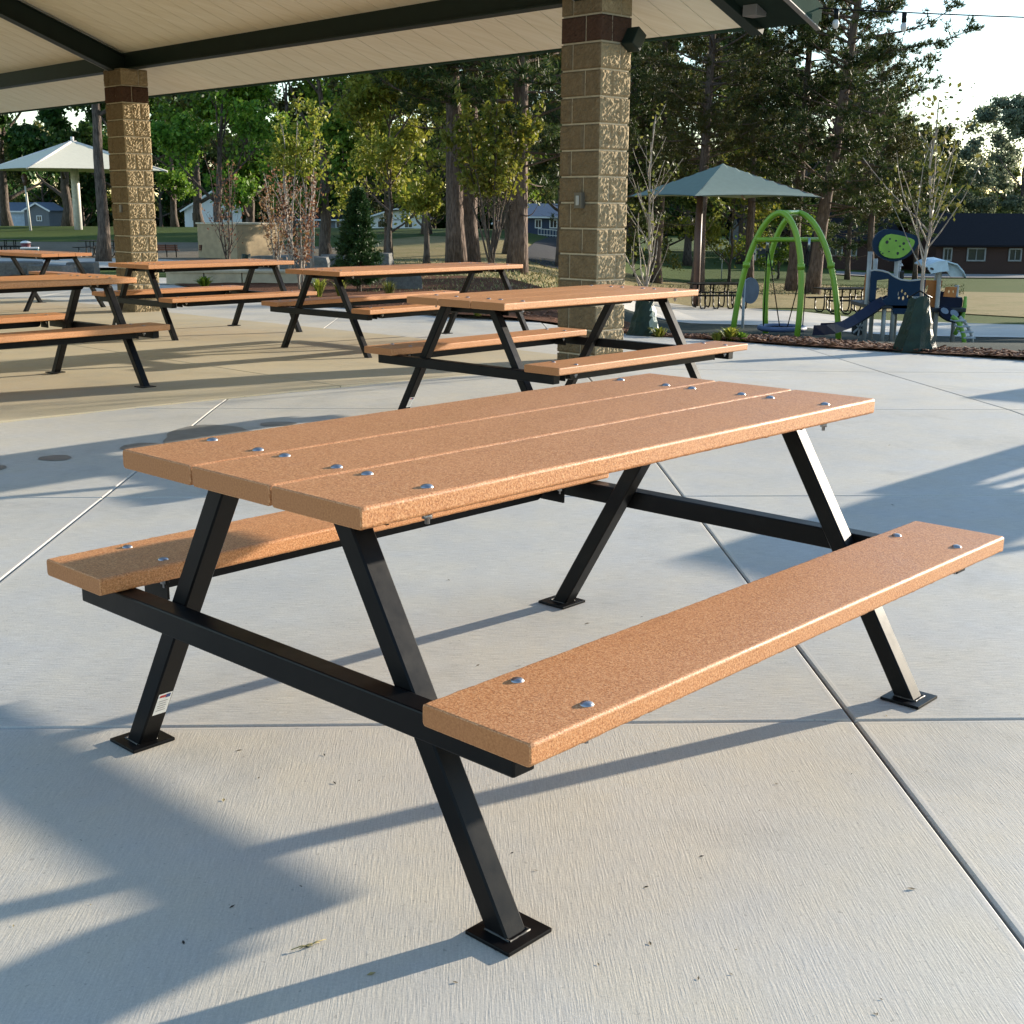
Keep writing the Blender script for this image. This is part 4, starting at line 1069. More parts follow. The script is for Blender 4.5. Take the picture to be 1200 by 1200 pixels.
def house(name, px0, px1, py, depth, wall_h, roof_h, wm, rm, wins, label, gable='front', over=.45, fascia=True, doors=(), turn=0, cat='house'):
    a, b = dir_at(px0, py), dir_at(px1, py); b.z = a.z
    L = (b-a).length; ang = math.atan2(b.y-a.y, b.x-a.x)+turn; r = empty(name, a, ang, label, cat)
    mb = MB()
    if gable == 'front':
        mb.add([(0, 0, -.4), (L, 0, -.4), (L, 0, wall_h), (L/2, 0, wall_h+roof_h), (0, 0, wall_h), (0, depth, -.4), (L, depth, -.4), (L, depth, wall_h), (L/2, depth, wall_h+roof_h), (0, depth, wall_h)],
               [(0, 1, 2, 3, 4), (9, 8, 7, 6, 5), (0, 4, 9, 5), (1, 6, 7, 2)])
    else:
        mb.add([(0, 0, -.4), (L, 0, -.4), (L, 0, wall_h), (0, 0, wall_h), (0, depth, -.4), (L, depth, -.4), (L, depth, wall_h), (0, depth, wall_h), (0, depth/2, wall_h+roof_h), (L, depth/2, wall_h+roof_h)],
               [(0, 1, 2, 3), (5, 4, 7, 6), (4, 0, 3, 8, 7), (1, 5, 6, 9, 2)])
    mb.build('wall', wm, r)
    rf = MB(); t = .12
    if gable == 'front':
        s = roof_h/(L/2)
        for sg in (-1, 1):
            xe = L/2+sg*(L/2+over); ze = wall_h-s*over
            p = [(L/2, -over, wall_h+roof_h+.01), (xe, -over, ze+.01), (xe, depth+over, ze+.01), (L/2, depth+over, wall_h+roof_h+.01)]
            rf.add(p+[(x, y, z+t) for x, y, z in p], [(0, 1, 2, 3), (4, 5, 6, 7), (0, 1, 5, 4), (1, 2, 6, 5), (2, 3, 7, 6), (3, 0, 4, 7)])
    else:
        s = roof_h/(depth/2)
        for sg in (-1, 1):
            ye = depth/2+sg*(depth/2+over); ze = wall_h-s*over
            p = [(-over, depth/2, wall_h+roof_h+.01), (-over, ye, ze+.01), (L+over, ye, ze+.01), (L+over, depth/2, wall_h+roof_h+.01)]
            rf.add(p+[(x, y, z+t) for x, y, z in p], [(0, 1, 2, 3), (4, 5, 6, 7), (0, 1, 5, 4), (1, 2, 6, 5), (2, 3, 7, 6), (3, 0, 4, 7)])
    rf.build('roof', rm, r)
    if fascia:
        fb = MB()
        if gable == 'front':
            for sg in (-1, 1): fb.beam((L/2, -over-.03, wall_h+roof_h+.0), (L/2+sg*(L/2+over), -over-.03, wall_h-s*over), .05, .2)
        else: fb.box((L/2, -over-.03, wall_h-s*over+.02), (L+2*over, .05, .18))
        fb.build('fascia', M['white'], r)
    for (x, z, w_, h_) in wins:
        f, g_ = MB(), MB(); window(f, g_, x*L, z, w_, h_); fo = f.build('window', M['shadetrim'] if wm is M['brick'] else M['white'], r); g_.build('pane', M['glass'], fo)
    for (x, w_, h_) in doors:
        d = MB(); d.box((x*L, -.03, h_/2), (w_, .06, h_), bev=.01); do = d.build('door', M['navy'], r)
        d = MB(); d.dome((x*L+w_*.38, -.06, h_*.48), .05, .05, 6, 2, Matrix.Rotation(R(90), 3, 'X')); d.build('handle', M['galv'], do)
    return r
house('shed', 6, 41, 165, 6, 2.6, .95, M['bluesid'], M['bluegrey'], (), 'pale blue shed with dark roof at the far left of the lawn', 'side', .3, doors=((.25, 1., 2.3),), cat='shed')
house('shed', 41.5, 69, 164, 6, 2.7, .85, M['greysid'], M['bluegrey'], ((.6, 1.7, .5, .5),), 'grey gabled shed joined to the right of the pale blue one', 'front', .25, cat='shed')
house('house', 224, 288, 158, 9, 2.8, 2.1, M['white'], M['bluegrey'], ((.2, 1.9, .9, .9), (.75, 1.9, .9, .9)), 'white gabled house partly hidden behind the leaning tree trunk', 'front', .5, turn=R(12))
house('house', 330, 425, 168, 9, 1.9, 1.2, M['greysid'], M['shingle'], ((.3, 1.2, 1.3, .7), (.75, 1.2, .9, .7)), 'low grey house behind the forked green tree', 'side', .5)
house('house', 432, 500, 162, 9, 2.0, 1.1, M['white'], M['shingle'], ((.25, 1.2, .9, .7), (.7, 1.2, .9, .7)), 'white house with dark roof behind the small yellow green tree', 'front', .6)
house('house', 578, 612, 160, 8, 1.5, .9, M['greysid'], M['shingle'], ((.6, .9, .7, .6),), 'small grey gabled house left of the lone pine trunk', 'front', .4)
house('house', 616, 702, 150, 9, 2.15, 1.3, M['navy'], M['bluegrey'], ((.14, 1.3, .6, .8), (.34, 1.3, .7, .8)), 'navy blue house with white window frames beside the right stone column', 'side', .5)
house('house', 1085, 1250, 93, 10, 2.05, 2.0, M['brick'], M['shingle'], ((.28, 1.3, 1.15, .75), (.55, 1.3, .75, .72), (.08, 1.3, .45, .75), (.86, 1.3, 1.1, .75)), 'brown brick house with big dark roof at the right edge', 'side', .5, False)
house('house', 950, 1040, 96, 10, 2.0, 1.9, M['brick'], M['shingle'], ((.22, 1.25, .8, .7), (.42, 1.25, .6, .7)), 'shaded brick house behind the play tower', 'side', .5, False)
house('house', 866, 905, 105, 8, 2.4, 1.6, M['greysid'], M['shingle'], ((.5, 1.4, .9, .8),), 'dark house glimpsed between the arch swing and the canopy', 'side', .5, False)
# front steps rail of the navy house
fr = MB(); a, b = dir_at(628, 143), dir_at(672, 143); z = Vector((0, 0, 1))
fr.beam(a+z*.75, b+z*.75, .06, .07); fr.beam(a+z*.15, b+z*.15, .06, .06)
for k in range(14): p = a.lerp(b, k/13); fr.beam(p, p+z*.74, .04, .04, (0, 1, 0))
W = empty('railing', a, 0, 'white picket railing in front of the navy blue house', 'railing'); fr.v = [tuple(Vector(v)-a) for v in fr.v]; fr.build('pickets', M['white'], W)

# ------------------------------------------------------------------ shade canopies
M['sail'] = plain('cream_shade_fabric', (.68, .64, .50), .8, 0, .05)
M['sailg'] = plain('grey_green_shade_fabric', (.20, .262, .215), .8, 0, .05)
M['brownpost'] = plain('brown_post', (.10, .055, .045), .5); M['whitepost'] = plain('white_post', (.62, .60, .56), .5)
def canopy(name, base, W_, D_, hz, peak, rz, mat, pm, label, pr=.09, off=None, sag=.35):
    r = empty(name, base, rz, label, 'shade canopy'); N_ = 16; mb = MB(); vs = []
    for j in range(N_+1):
        for i in range(N_+1):
            u, v = i/N_*2-1, j/N_*2-1; m = max(abs(u), abs(v)); o_ = min(abs(u), abs(v))
            z = hz+(peak-hz)*(1-m)**1.08+ (sag*(1-(o_/max(m, 1e-6))**2)*.5*m*m if m > 0 else 0)*.35
            k = 1-.075*(1-(o_/max(m, 1e-6))**2)*m if m > 0 else 1
            x_, y_ = u*W_/2, v*D_/2
            if abs(u) >= abs(v): x_ *= k
            else: y_ *= k
            vs.append((x_, y_, z))
    n1 = N_+1; top = len(vs); vs += [(x, y, z-.02) for x, y, z in vs]
    fs = [(j*n1+i, j*n1+i+1, (j+1)*n1+i+1, (j+1)*n1+i) for j in range(N_) for i in range(N_)]
    fs += [tuple(top+k for k in f[::-1]) for f in fs]
    mb.add(vs, fs); mb.build('fabric', mat, r)
    p = MB()
    if off is None: p.tube([(0, 0, -.2), (0, 0, peak-.02)], pr, 10); p.tube([(0, 0, peak-.05), (0, 0, peak+.25)], pr*.4, 6)
    else: p.tube([(off[0], off[1], -.2), (off[0], off[1], hz+.15)], pr, 10); p.tube([(off[0], off[1], hz), (off[0]*.9, off[1]*.9, hz+.3), (off[0]*.3, off[1]*.3, peak-.22), (0, 0, peak-.06)], [pr*.9, pr*.8, pr*.6, pr*.5], 10)
    p.build('post', pm, r)
    f = MB()
    for sx, sy in ((1, 1), (1, -1), (-1, 1), (-1, -1)): f.tube([(0, 0, peak-.10), (sx*W_/2*.985, sy*D_/2*.985, hz-.04)], [pr*.5, pr*.3], 6)
    f.build('frame', pm, r)
    return r
b = at(92, 268); d = b.y/FPX
canopy('shade_canopy', b, 214*d/1.36, 214*d/1.36, (268-204)*d, (268-171)*d, R(38), M['sail'], M['whitepost'], 'pale cream pyramid shade canopy on a white post at the left', .28)
b = at(838, 343); b = dir_at(836, 44); d = 44/FPX; zb_ = b.z
hz = 1.25+9*d+.15-zb_; pk = 1.25+51*d-zb_
canopy('shade_canopy', b, 200*d/1.22, 200*d/1.22, hz, pk, R(22), M['sailg'], M['brownpost'], 'grey green pyramid shade canopy over the steel tables by the playground', .11, (-.62, .35))
# thin white pole with a bell-shaped head on the left
b = at(36, 269); pl = MB(); r = empty('pole', b, 0, 'thin white pole with a dark head in front of the sheds', 'pole'); pl.tube([(0, 0, -.2), (-.15, 0, 3.4)], [.09, .07], 8); pl.build('shaft', M['whitepost'], r)
hd = MB(); hd.dome((-.15, 0, 3.4), .22, .35, 8, 3); hd.tube([(-.15, 0, 2.9), (-.15, 0, 3.42)], [.1, .2], 8); hd.build('head', M['brownpost'], r)

# ------------------------------------------------------------------ steel picnic tables
def steel_table():
    r = empty('steel_table', (0, 0, 0), 0, 'x', 'picnic table', 'black steel picnic tables')
    mb = MB(); n = 8
    def rr(x0, x1, y0, y1, z, t, rad=.06):
        pts = []
        for cx, cy, a0 in ((x1-rad, y1-rad, 0), (x0+rad, y1-rad, 90), (x0+rad, y0+rad, 180), (x1-rad, y0+rad, 270)):
            for k in range(4): pts.append((cx+rad*math.cos(R(a0+k*30)), cy+rad*math.sin(R(a0+k*30))))
        mb.prism(pts, z-t, z)
    rr(-.92, .92, -.40, .40, .76, .035); mb.build('tabletop', M['black'], r)
    for sy in (-1, 1):
        mb = MB(); y0, y1 = sorted((sy*.58, sy*.86)); rr(-.92, .92, y0, y1, .45, .035); mb.build('bench', M['black'], r)
    for x in (-.62, -.22, .22, .62):
        mb = MB()
        for sy in (-1, 1):
            mb.tube([(x, sy*.16, .735), (x, sy*.17, .2), (x, sy*.22, .09), (x, sy*.32, .03), (x, sy*.62, .03), (x, sy*.74, .09), (x, sy*.76, .2), (x, sy*.76, .42)], .023, 8)
        mb.tube([(x, -.17, .5), (x, .17, .5)], .018, 6)
        mb.build('leg_frame', M['black'], r)
    return r
stt = Proto(steel_table)
for px, d, rz, s, l in ((838, 42.5, .12, 1.1, 'black steel picnic table under the grey green canopy'), (985, 43, .25, 1.1, 'black steel picnic table between the arch swing and the play tower'),
        (22, 64, .1, 1., 'black steel picnic table on the far left behind the boulders'), (125, 60, .9, 1., 'black steel table seen end on behind the left stone column')):
    o = place(stt.get(), dir_at(px, d), rz, s); o['label'] = l
# white and red bag standing on a teal cooler by the far left steel table
r = empty('cooler', dir_at(44, 62.5), .3, 'teal cooler box beside the far left steel table', 'cooler'); mb = MB(); mb.box((0, 0, .16), (.8, .5, .34), bev=.03); mb.build('body', plain('teal_plastic', (.03, .13, .15), .5), r); mb = MB(); mb.box((0, 0, .37), (.84, .54, .07), bev=.02); mb.build('lid', M['white'], r)
p = dir_at(40, 63.4); r = BIN = empty('bin', p, 0, 'dark red bin with a white lid beside the teal cooler', 'bin'); mb = MB(); mb.tube([(0, 0, 0), (0, 0, .75)], [.27, .31], 14); mb.build('body', plain('dark_red', (.12, .02, .025), .5), r); mb = MB(); mb.dome((0, 0, .75), .34, .14, 14, 3); mb.build('lid', M['white'], r); BIN.scale = (.75, .75, .8)

# ------------------------------------------------------------------ park benches
M['slat'] = plain('brown_bench_slats', (.20, .075, .04), .6, sc_=12)
def bench():
    r = empty('park_bench', (0, 0, 0), 0, 'x', 'bench', 'park benches on the far path')
    mb = MB()
    for k in range(3): mb.box((0, .12+k*.02-.0, .52+k*.115), (1.5, .035, .10), Matrix.Rotation(R(-10), 3, 'X'), bev=.006)
    mb.build('backrest', M['slat'], r); mb = MB()
    for k in range(4): mb.box((0, -.33+k*.105, .44), (1.5, .09, .035), bev=.006)
    mb.build('seat', M['slat'], r)
    for x in (-.6, 0, .6):
        mb = MB(); mb.beam((x, -.1, 0), (x, -.1, .42), .06, .06, (0, 1, 0)); mb.beam((x, -.35, .40), (x, .12, .40), .05, .04); mb.beam((x, .10, .40), (x, .18, .82), .05, .03, (0, 1, 0)); mb.build('leg', M['black'], r)
    return r
bn = Proto(bench)
for px, d, rz, l in ((201, 60, .05, 'brown slatted park bench just right of the left stone column'), (253, 59, -.03, 'brown slatted park bench in front of the leaning tree trunk')):
    o = place(bn.get(), dir_at(px, d), rz+PI, .72); o['label'] = l

# ------------------------------------------------------------------ watering bags
M['tarp'] = plain('green_tarp', (.006, .026, .018), .5, 0, .3, 8, .02, .35); M['tarpl'] = plain('pale_tarp', (.30, .36, .30), .4, 0, .2, 10, .01)
def bag(h, w0, w1, seed, pale=False):
    rnd = random.Random(seed); from mathutils import noise as N
    mb = MB(); n = 17; m = 9; vs = []
    ph = [rnd.uniform(-.13, .13) for _ in range(n)]
    for j in range(m+1):
        f = j/m; w_ = w0+(w1-w0)*(f**.7)
        for k in range(n):
            a = 2*PI*k/n+.25*f; fold = 1+ph[k]*(1-.4*f)+rnd.uniform(-.08, .08)+.14*N.noise(Vector((math.cos(a)*2, math.sin(a)*2, f*2+seed)))
            vs.append((math.cos(a)*w_*fold, math.sin(a)*w_*.75*fold, f*h*(1+.03*math.sin(3*a))))
    fs = [(j*n+k, j*n+(k+1) % n, (j+1)*n+(k+1) % n) for j in range(m) for k in range(n)]+[(j*n+k, (j+1)*n+(k+1) % n, (j+1)*n+k) for j in range(m) for k in range(n)]
    mb.add(vs, fs, 0, False); mb.add(vs[-n:], [tuple(range(n))])
    if pale:
        for q_, f_ in enumerate(mb.f[:-1]):
            c_ = sum((Vector(mb.v[i]) for i in f_), Vector())/3
            if c_.x > .04 and c_.y < .02 and h*.1 < c_.z < h*.62: mb.m[q_] = 1
    return mb
r = empty('watering_bag', dir_at(1071, 12.9), .2, 'tall dark green watering bag wrapped round the sapling at the playground kerb', 'watering bag', 'tree watering bags'); bag(.56, .235, .10, 1).build('bag', M['tarp'], r)
mb = MB(); mb.tube([(-.13, 0, .55), (0, .02, .62), (.13, 0, .55)], .008, 5); mb.build('strap', M['black'], r)
r = empty('watering_bag', dir_at(753, 14.5), .2, 'green watering bag with a pale torn patch just right of the right stone column', 'watering bag', 'tree watering bags'); bag(.54, .21, .07, 4, True).build('bag', [M['tarp'], M['tarpl']], r)
mb = MB(); mb.tube([(-.09, 0, .5), (0, .02, .56), (.09, 0, .5)], .007, 5); mb.build('strap', M['black'], r)
r = empty('watering_bag', at(289, 322), 0, 'small dark green watering bag in the bed behind the table near the left column', 'watering bag', 'tree watering bags'); bag(.46, .17, .10, 7).build('bag', M['tarp'], r)

# ------------------------------------------------------------------ arch swing
M['lime'] = plain('lime_green_paint', (.23, .40, .03), .35, 0, .06); M['swingblue'] = plain('swing_blue_grey', (.10, .13, .22), .5)
b0 = dir_at(917, 27.0); s = 27.0/FPX
r = empty('arch_swing', b0, 0, 'lime green double arch swing frame with a disc seat at the playground', 'swing')
def X(px): return (px-917)*s
Zp = lambda py: 1.2507+(244-py)*s-b0.z
def arch(pl, pr_, apx, dl, dr, da, name='arch'):
    pts = []; H_ = Zp(247)
    L0 = Vector((X(pl), dl, -.15)); R0_ = Vector((X(pr_), dr, -.15)); N_ = 28
    for k in range(N_+1):
        f = k/N_; a = PI*(1-f); c, sn_ = math.cos(a), math.sin(a)
        e = 1.45
        x = abs(c)**(2/e*.78)*(1 if c > 0 else -1); z = abs(sn_)**.80
        q = L0.lerp(R0_, (x+1)/2); ap = Vector((X(apx), da, 0)); mid = (L0+R0_)/2
        q = q+(ap-mid)*z*1.0; q.z = -.15+(H_+.15)*z
        pts.append(q)
    mb = MB(); mb.tube(pts, .062, 12); mb.build(name, M['lime'], r)
    for p in (pts[5], pts[-6]):
        mb = MB(); mb.tube([p-Vector((0, 0, .06)), p+Vector((0, 0, .06))], .078, 12); mb.build('collar', M['lime'], r)
arch(857, 921, 901, .2, -.75, -.25); arch(905, 978, 931, .95, -.15, .55)
mb = MB(); mb.tube([(X(901), -.25, Zp(247)), (X(931), .55, Zp(247))], .055, 10); mb.build('top_tube', M['lime'], r)
mb = MB(); mb.tube([(X(878), -.05, Zp(277)), (X(955), .35, Zp(277))], .05, 10); mb.build('crossbar', M['lime'], r)
for px, dy in ((892, -.05), (940, .3), (897, .25), (936, 0)):
    mb = MB(); tx = 892 if px in (892, 897) else 940
    mb.tube([(X(tx), .1, Zp(280)), (X(px if tx == 892 else px+0)+(0 if dy in (-.05, .3) else (.28 if tx == 892 else -.28)), .1+dy*.5, Zp(376))], .012, 5); mb.build('chain', M['black'], r)
for px in (892, 940):
    mb = MB(); mb.tube([(X(px), .1, Zp(275)), (X(px), .1, Zp(290))], .03, 6); mb.build('hanger', M['galv'], r)
mb = MB(); c = Vector((X(914), .1, Zp(378))); n = 24
mb.tube([c+Vector((math.cos(2*PI*k/n)*.47, math.sin(2*PI*k/n)*.47, 0)) for k in range(n+1)], .055, 8)
o = mb.build('seat_rim', M['swingblue'], r); mb = MB()
for k in range(-4, 5):
    w_ = math.sqrt(max(0, .45**2-(k*.1)**2)); mb.tube([c+Vector((k*.1, -w_, 0)), c+Vector((k*.1, w_, 0))], .008, 4); mb.tube([c+Vector((-w_, k*.1, 0)), c+Vector((w_, k*.1, 0))], .008, 4)
mb.build('net', M['black'], o)

# round grey panel on a pale post, left of the arch
b = dir_at(867, 30); r = empty('disc_panel', b, .35, 'round grey panel on a thin pale post behind the left leg of the arch swing', 'play panel'); k = 30/FPX
mb = MB(); mb.tube([(0, 0, -.2), (0, 0, 1.2507+(244-322)*k-b.z)], .035, 8); mb.build('post', M['trimlight'], r)
mb = MB(); zc_ = 1.2507+(244-335)*k-b.z; mb.prism([(math.cos(2*PI*i/28)*.22, math.sin(2*PI*i/28)*.30) for i in range(28)], -.03, .03, Matrix(((1, 0, 0), (0, 0, -1), (0, 1, 0)))); mb.v = [(x+.16, y, z+zc_) for x, y, z in mb.v]; mb.build('panel', plain('grey_panel', (.13, .15, .19), .5), r)

# signs
for px, py, d, l in ((840, 294, 75, 'small white parking sign left of the arch swing, on a thin post'), (876, 295, 75, 'small white parking sign seen between the legs of the arch swing')):
    b = dir_at(px, d); k = d/FPX; r = empty('sign', b, 0, l, 'sign', 'white signs on the lawn'); zt = 1.2507+(244-288)*k-b.z
    mb = MB(); mb.tube([(0, .03, -.2), (0, .03, zt)], .03, 6); mb.build('post', M['trimlight'], r)
    mb = MB(); mb.box((0, 0, zt-.30), (.27, .02, .62), bev=.01); pnl = mb.build('panel', M['white'], r)
    mb = MB(); mb.prism([(math.cos(2*PI*i/12)*.07, math.sin(2*PI*i/12)*.07) for i in range(12)], .012, .016, Matrix(((1, 0, 0), (0, 0, -1), (0, 1, 0)))); mb.v = [(x+.01, y, z+zt-.25) for x, y, z in mb.v]
    mb.box((-.03, -.0135, zt-.15), (.05, .003, .10)); mb.build('symbol', plain('symbol_blue', (.04, .07, .16), .5), pnl)

# ------------------------------------------------------------------ play structure
DP = 26.0; s = DP/FPX; b0 = dir_at(1050, DP)
r = empty('play_structure', b0, 0, 'blue, orange and lime play structure with slides, posts and roof panels', 'play structure')
def PX(px): return (px-1050)*s
def PZ(py): return 1.2507+(244-py)*s-b0.z
BASE = PZ(396)
M['pblue'] = plain('deep_blue_plastic', (.006, .026, .060), .5, 0, .1, spec=.2); M['pblue2'] = plain('navy_plastic', (.005, .010, .034), .4, 0, .1, spec=.2)
M['plime'] = plain('lime_plastic', (.22, .42, .05), .4); M['porange'] = plain('orange_plastic', (.50, .16, .03), .45); M['ppost'] = plain('beige_steel_post', (.42, .40, .36), .4)
M['pwhite'] = plain('pale_blue_plastic', (.55, .66, .72), .4); M['pgrey'] = plain('grey_plastic', (.22, .27, .36), .4); M['pdark'] = plain('dark_plastic', (.02, .022, .025), .5)
def flat(poly, y, t, mat, name, parent=None, holes=()):
    """vertical panel, polygon in photo pixels, at depth y with thickness t"""
    bm = bmesh.new(); loops = [poly]+list(holes); allE = []
    for lp in loops:
        vs = [bm.verts.new((PX(x), y, PZ(z))) for x, z in lp]; allE += [bm.edges.new((vs[i], vs[(i+1) % len(vs)])) for i in range(len(vs))]
    bmesh.ops.triangle_fill(bm, use_beauty=True, edges=allE)
    g_ = bmesh.ops.extrude_face_region(bm, geom=bm.faces[:]); 
    for v in g_['geom']:
        if isinstance(v, bmesh.types.BMVert): v.co.y += t
    bmesh.ops.recalc_face_normals(bm, faces=bm.faces)
    me = bpy.data.meshes.new(name); bm.to_mesh(me); bm.free(); me.materials.append(mat); o = bpy.data.objects.new(name, me); COL.objects.link(o); o.parent = parent or r; return o
def ell(cx, cy, rx, ry, n=14, rot=0):
    return [(cx+rx*math.cos(2*PI*k/n)*math.cos(rot)-ry*math.sin(2*PI*k/n)*math.sin(rot), cy+rx*math.cos(2*PI*k/n)*math.sin(rot)+ry*math.sin(2*PI*k/n)*math.cos(rot)) for k in range(n)]
def post(px, py0, py1, y, rad=.045, lean=0):
    mb = MB(); mb.tube([(PX(px), y, PZ(py0)-.1), (PX(px+lean), y, PZ(py1))], rad, 10); mb.build('post', M['ppost'], r)
# posts  (photo pixel column, foot row, head row, depth)
for a_ in ((1011, 392, 290, .1), (1041, 391, 298, .0), (1034, 390, 300, 1.1), (1064, 394, 298, 1.2), (1030.5, 390, 352, .0), (1095, 394, 310, .2), (1107, 394, 314, 1.0), (1016, 392, 366, .6), (1130, 394, 330, .9)):
    post(*a_[:4])
mb = MB(); mb.tube([(PX(1064), 1.2, PZ(300)), (PX(1066), 1.2, PZ(299)), (PX(1057), 1.0, PZ(283))], .05, 8); mb.build('roof_strut', M['ppost'], r)
# tilted round roof panel
rim = [(1008, 285), (1008, 276), (1013, 268), (1021, 264), (1034, 265), (1046, 268), (1056, 271), (1061, 275), (1059, 283), (1053, 292), (1044, 298), (1032, 301), (1019, 297), (1011, 291)]
def smooth(poly, it=2):
    for _ in range(it):
        q = []
        for i in range(len(poly)):
            a, b = poly[i], poly[(i+1) % len(poly)]; q += [(a[0]*.75+b[0]*.25, a[1]*.75+b[1]*.25), (a[0]*.25+b[0]*.75, a[1]*.25+b[1]*.75)]
        poly = q
    return poly
inner = smooth([(1014, 286), (1016, 276), (1024, 269), (1038, 271), (1053, 275), (1055, 279), (1050, 289), (1041, 296), (1030, 297), (1019, 294)], 1)
rp = flat(smooth(rim, 1), -.25, .07, M['pblue'], 'roof_panel'); ip = flat(inner, -.30, .045, M['plime'], 'inlay', rp)
dots = [(1023, 278.5, 1.8, 2), (1026, 275, 1, 1.2), (1033, 277, 1.3, 1.1), (1042, 280, 1.6, 1.6), (1046, 276, .8, .8), (1038, 283, 1.2, 1), (1042, 286.5, 1.1, 1.2), (1019, 291, 1.2, .8), (1026, 289, .9, .7), (1036, 291, 1.4, 1.8), (1016.5, 289, .8, .6), (1048, 277.5, .9, .7)]
for k, (x, y, a, b) in enumerate(dots): flat(ell(x, y, a, b, 10), -.306, .008, M['pdark'], 'dot', ip)
# blue wavy panel with a window and cut-outs
body = [(1011, 346), (1011, 312), (1014, 311), (1022, 312), (1030, 314), (1038, 319), (1046, 322), (1056, 323), (1066, 322), (1074, 321), (1074, 361), (1040, 360), (1038, 351), (1022, 350), (1015, 349)]
hl = [[(1018, 322), (1032, 320), (1032, 341), (1025, 345), (1018, 343)]]
for (x, y, a, b) in ((1044, 337, 1.2, 3), (1048, 334, 1.5, 2), (1052, 337, 1.8, 1.8), (1045, 342, 1.6, 1.6), (1050, 342, 1.7, 2.6), (1055, 340, 1.2, 1.8)): hl.append(ell(x, y, a, b, 8))
wp = flat(body, -.1, .06, M['pblue'], 'wave_panel', None, hl)
mb = MB(); pts = [(1011, 311.5), (1016, 310.5), (1024, 311.5), (1031, 313.5), (1038, 318), (1046, 321.5), (1056, 322.5), (1074, 320.5)]
mb.tube([(PX(x), -.07, PZ(y)) for x, y in pts], .022, 8); mb.build('edge_rail', M['ppost'], wp)
# platform and orange inside panels
mb = MB(); mb.box((PX(1040), .55, PZ(352)), (1.1, 1.3, .08), bev=.01); mb.build('platform', M['pdark'], r)
mb = MB(); mb.box((PX(1098), .6, PZ(356)), (1.0, 1.1, .08), bev=.01); mb.build('platform', M['pdark'], r)
flat([(1020, 318), (1034, 318), (1034, 348), (1020, 348)], .9, .05, M['porange'], 'inner_panel', None, [ell(1025, 340, 2.2, 2.4, 8), ell(1029, 328, 1.2, 1.6, 8)])
flat([(1073, 322), (1101, 323), (1099, 340), (1094, 354), (1084, 352), (1078, 345), (1073, 338)], .3, .05, M['porange'], 'side_panel', None, [ell(1083, 334, 2, 6, 10, .3)])
flat([(1099, 329), (1112, 329), (1111, 341), (1097, 340)], -.05, .04, M['porange'], 'number_panel', None, [ell(1103, 334.5, 1.5, 2, 8), ell(1108, 334.5, 1.2, 2, 8)])
# left slide, a trough
def trough(path, wv, wall, th, mat, name):
    """path of points; wv = half-width vector; side walls rise by 'wall'"""
    mb = MB(); sec = lambda p, up: [p-wv+up*wall, p-wv*.96-up*.0, p+wv*.96-up*.0, p+wv+up*wall]
    vs = []; n = len(path)
    for i, p in enumerate(path):
        d = (path[min(i+1, n-1)]-path[max(i-1, 0)]).normalized(); up = wv.cross(d).normalized()
        if up.z < 0: up = -up
        a = sec(p, up); b = [a[0]-wv.normalized()*th, a[1]-up*th-wv.normalized()*th, a[2]-up*th+wv.normalized()*th, a[3]+wv.normalized()*th]
        vs += a+b[::-1]
    fs = [(i*8+k, i*8+(k+1) % 8, (i+1)*8+(k+1) % 8, (i+1)*8+k) for i in range(n-1) for k in range(8)]+[tuple(range(8))[::-1], tuple((n-1)*8+k for k in range(8))]
    mb.add(vs, fs, 0, False); return mb.build(name, mat, r)
pth = [Vector(((x-600)/FPX*(DP+yy)-b0.x, yy, 1.2507+(244-z)*(DP+yy)/FPX-b0.z)) for x, z, yy in ((1034, 348, .15), (1028, 351, .05), (1018, 359, -.15), (1005, 368, -.4), (992, 376, -.65), (980, 380.5, -.9), (968, 382.5, -1.1), (953, 383, -1.35))]
trough(pth, Vector((.12, .24, 0)), .17, .025, M['pblue2'], 'slide')
# right slide: curved blue chute with lime edge
cv = [(1097, 352), (1095, 344), (1098, 337), (1104, 335), (1112, 340), (1122, 343), (1128, 342), (1127, 358), (1123, 374), (1112, 368), (1104, 360)]
flat(smooth(cv, 1), .35, .5, M['pblue2'], 'curved_slide')
mb = MB(); mb.tube([(PX(x), .33, PZ(z)) for x, z in ((1130, 341), (1130, 352), (1128, 366), (1125, 378), (1121, 386))], [.03, .045, .055, .055, .04], 8); mb.build('slide_edge', M['plime'], r)
flat(ell(1103, 359, 11, 6.5, 22, .55), -.10, .05, M['pblue2'], 'oval_panel'); 
ov = [c_ for c_ in COL.objects if c_.name.startswith('oval_panel')][-1]
flat(ell(1098.5, 356, 5, 3.2, 14, .5), -.115, .012, M['pgrey'], 'oval_inlay', ov); flat(ell(1110, 359, 5.4, 3.6, 14, .6), -.115, .012, M['pgrey'], 'oval_inlay', ov)
# stepped climber with lime stringers
def stringer(pts, y, rad, mat, nm):
    mb = MB(); mb.tube([(PX(x), y, PZ(z)) for x, z in pts], rad, 8); mb.build(nm, mat, r)
stringer(((1092, 359), (1097, 362), (1103, 370), (1107, 380), (1109, 394)), -.9, .045, M['plime'], 'stringer')
stringer(((1104, 360), (1111, 367), (1117, 376), (1120, 384), (1121, 391)), -.75, .03, M['ppost'], 'stringer')
for k, (x, z) in enumerate(((1101, 363.5), (1106, 370), (1110, 376), (1113, 382.5), (1115, 391))):
    mb = MB(); mb.box((PX(x), -.82, PZ(z)), (.24, .26, .03), bev=.006); mb.build('step', M['trimlight'], r)
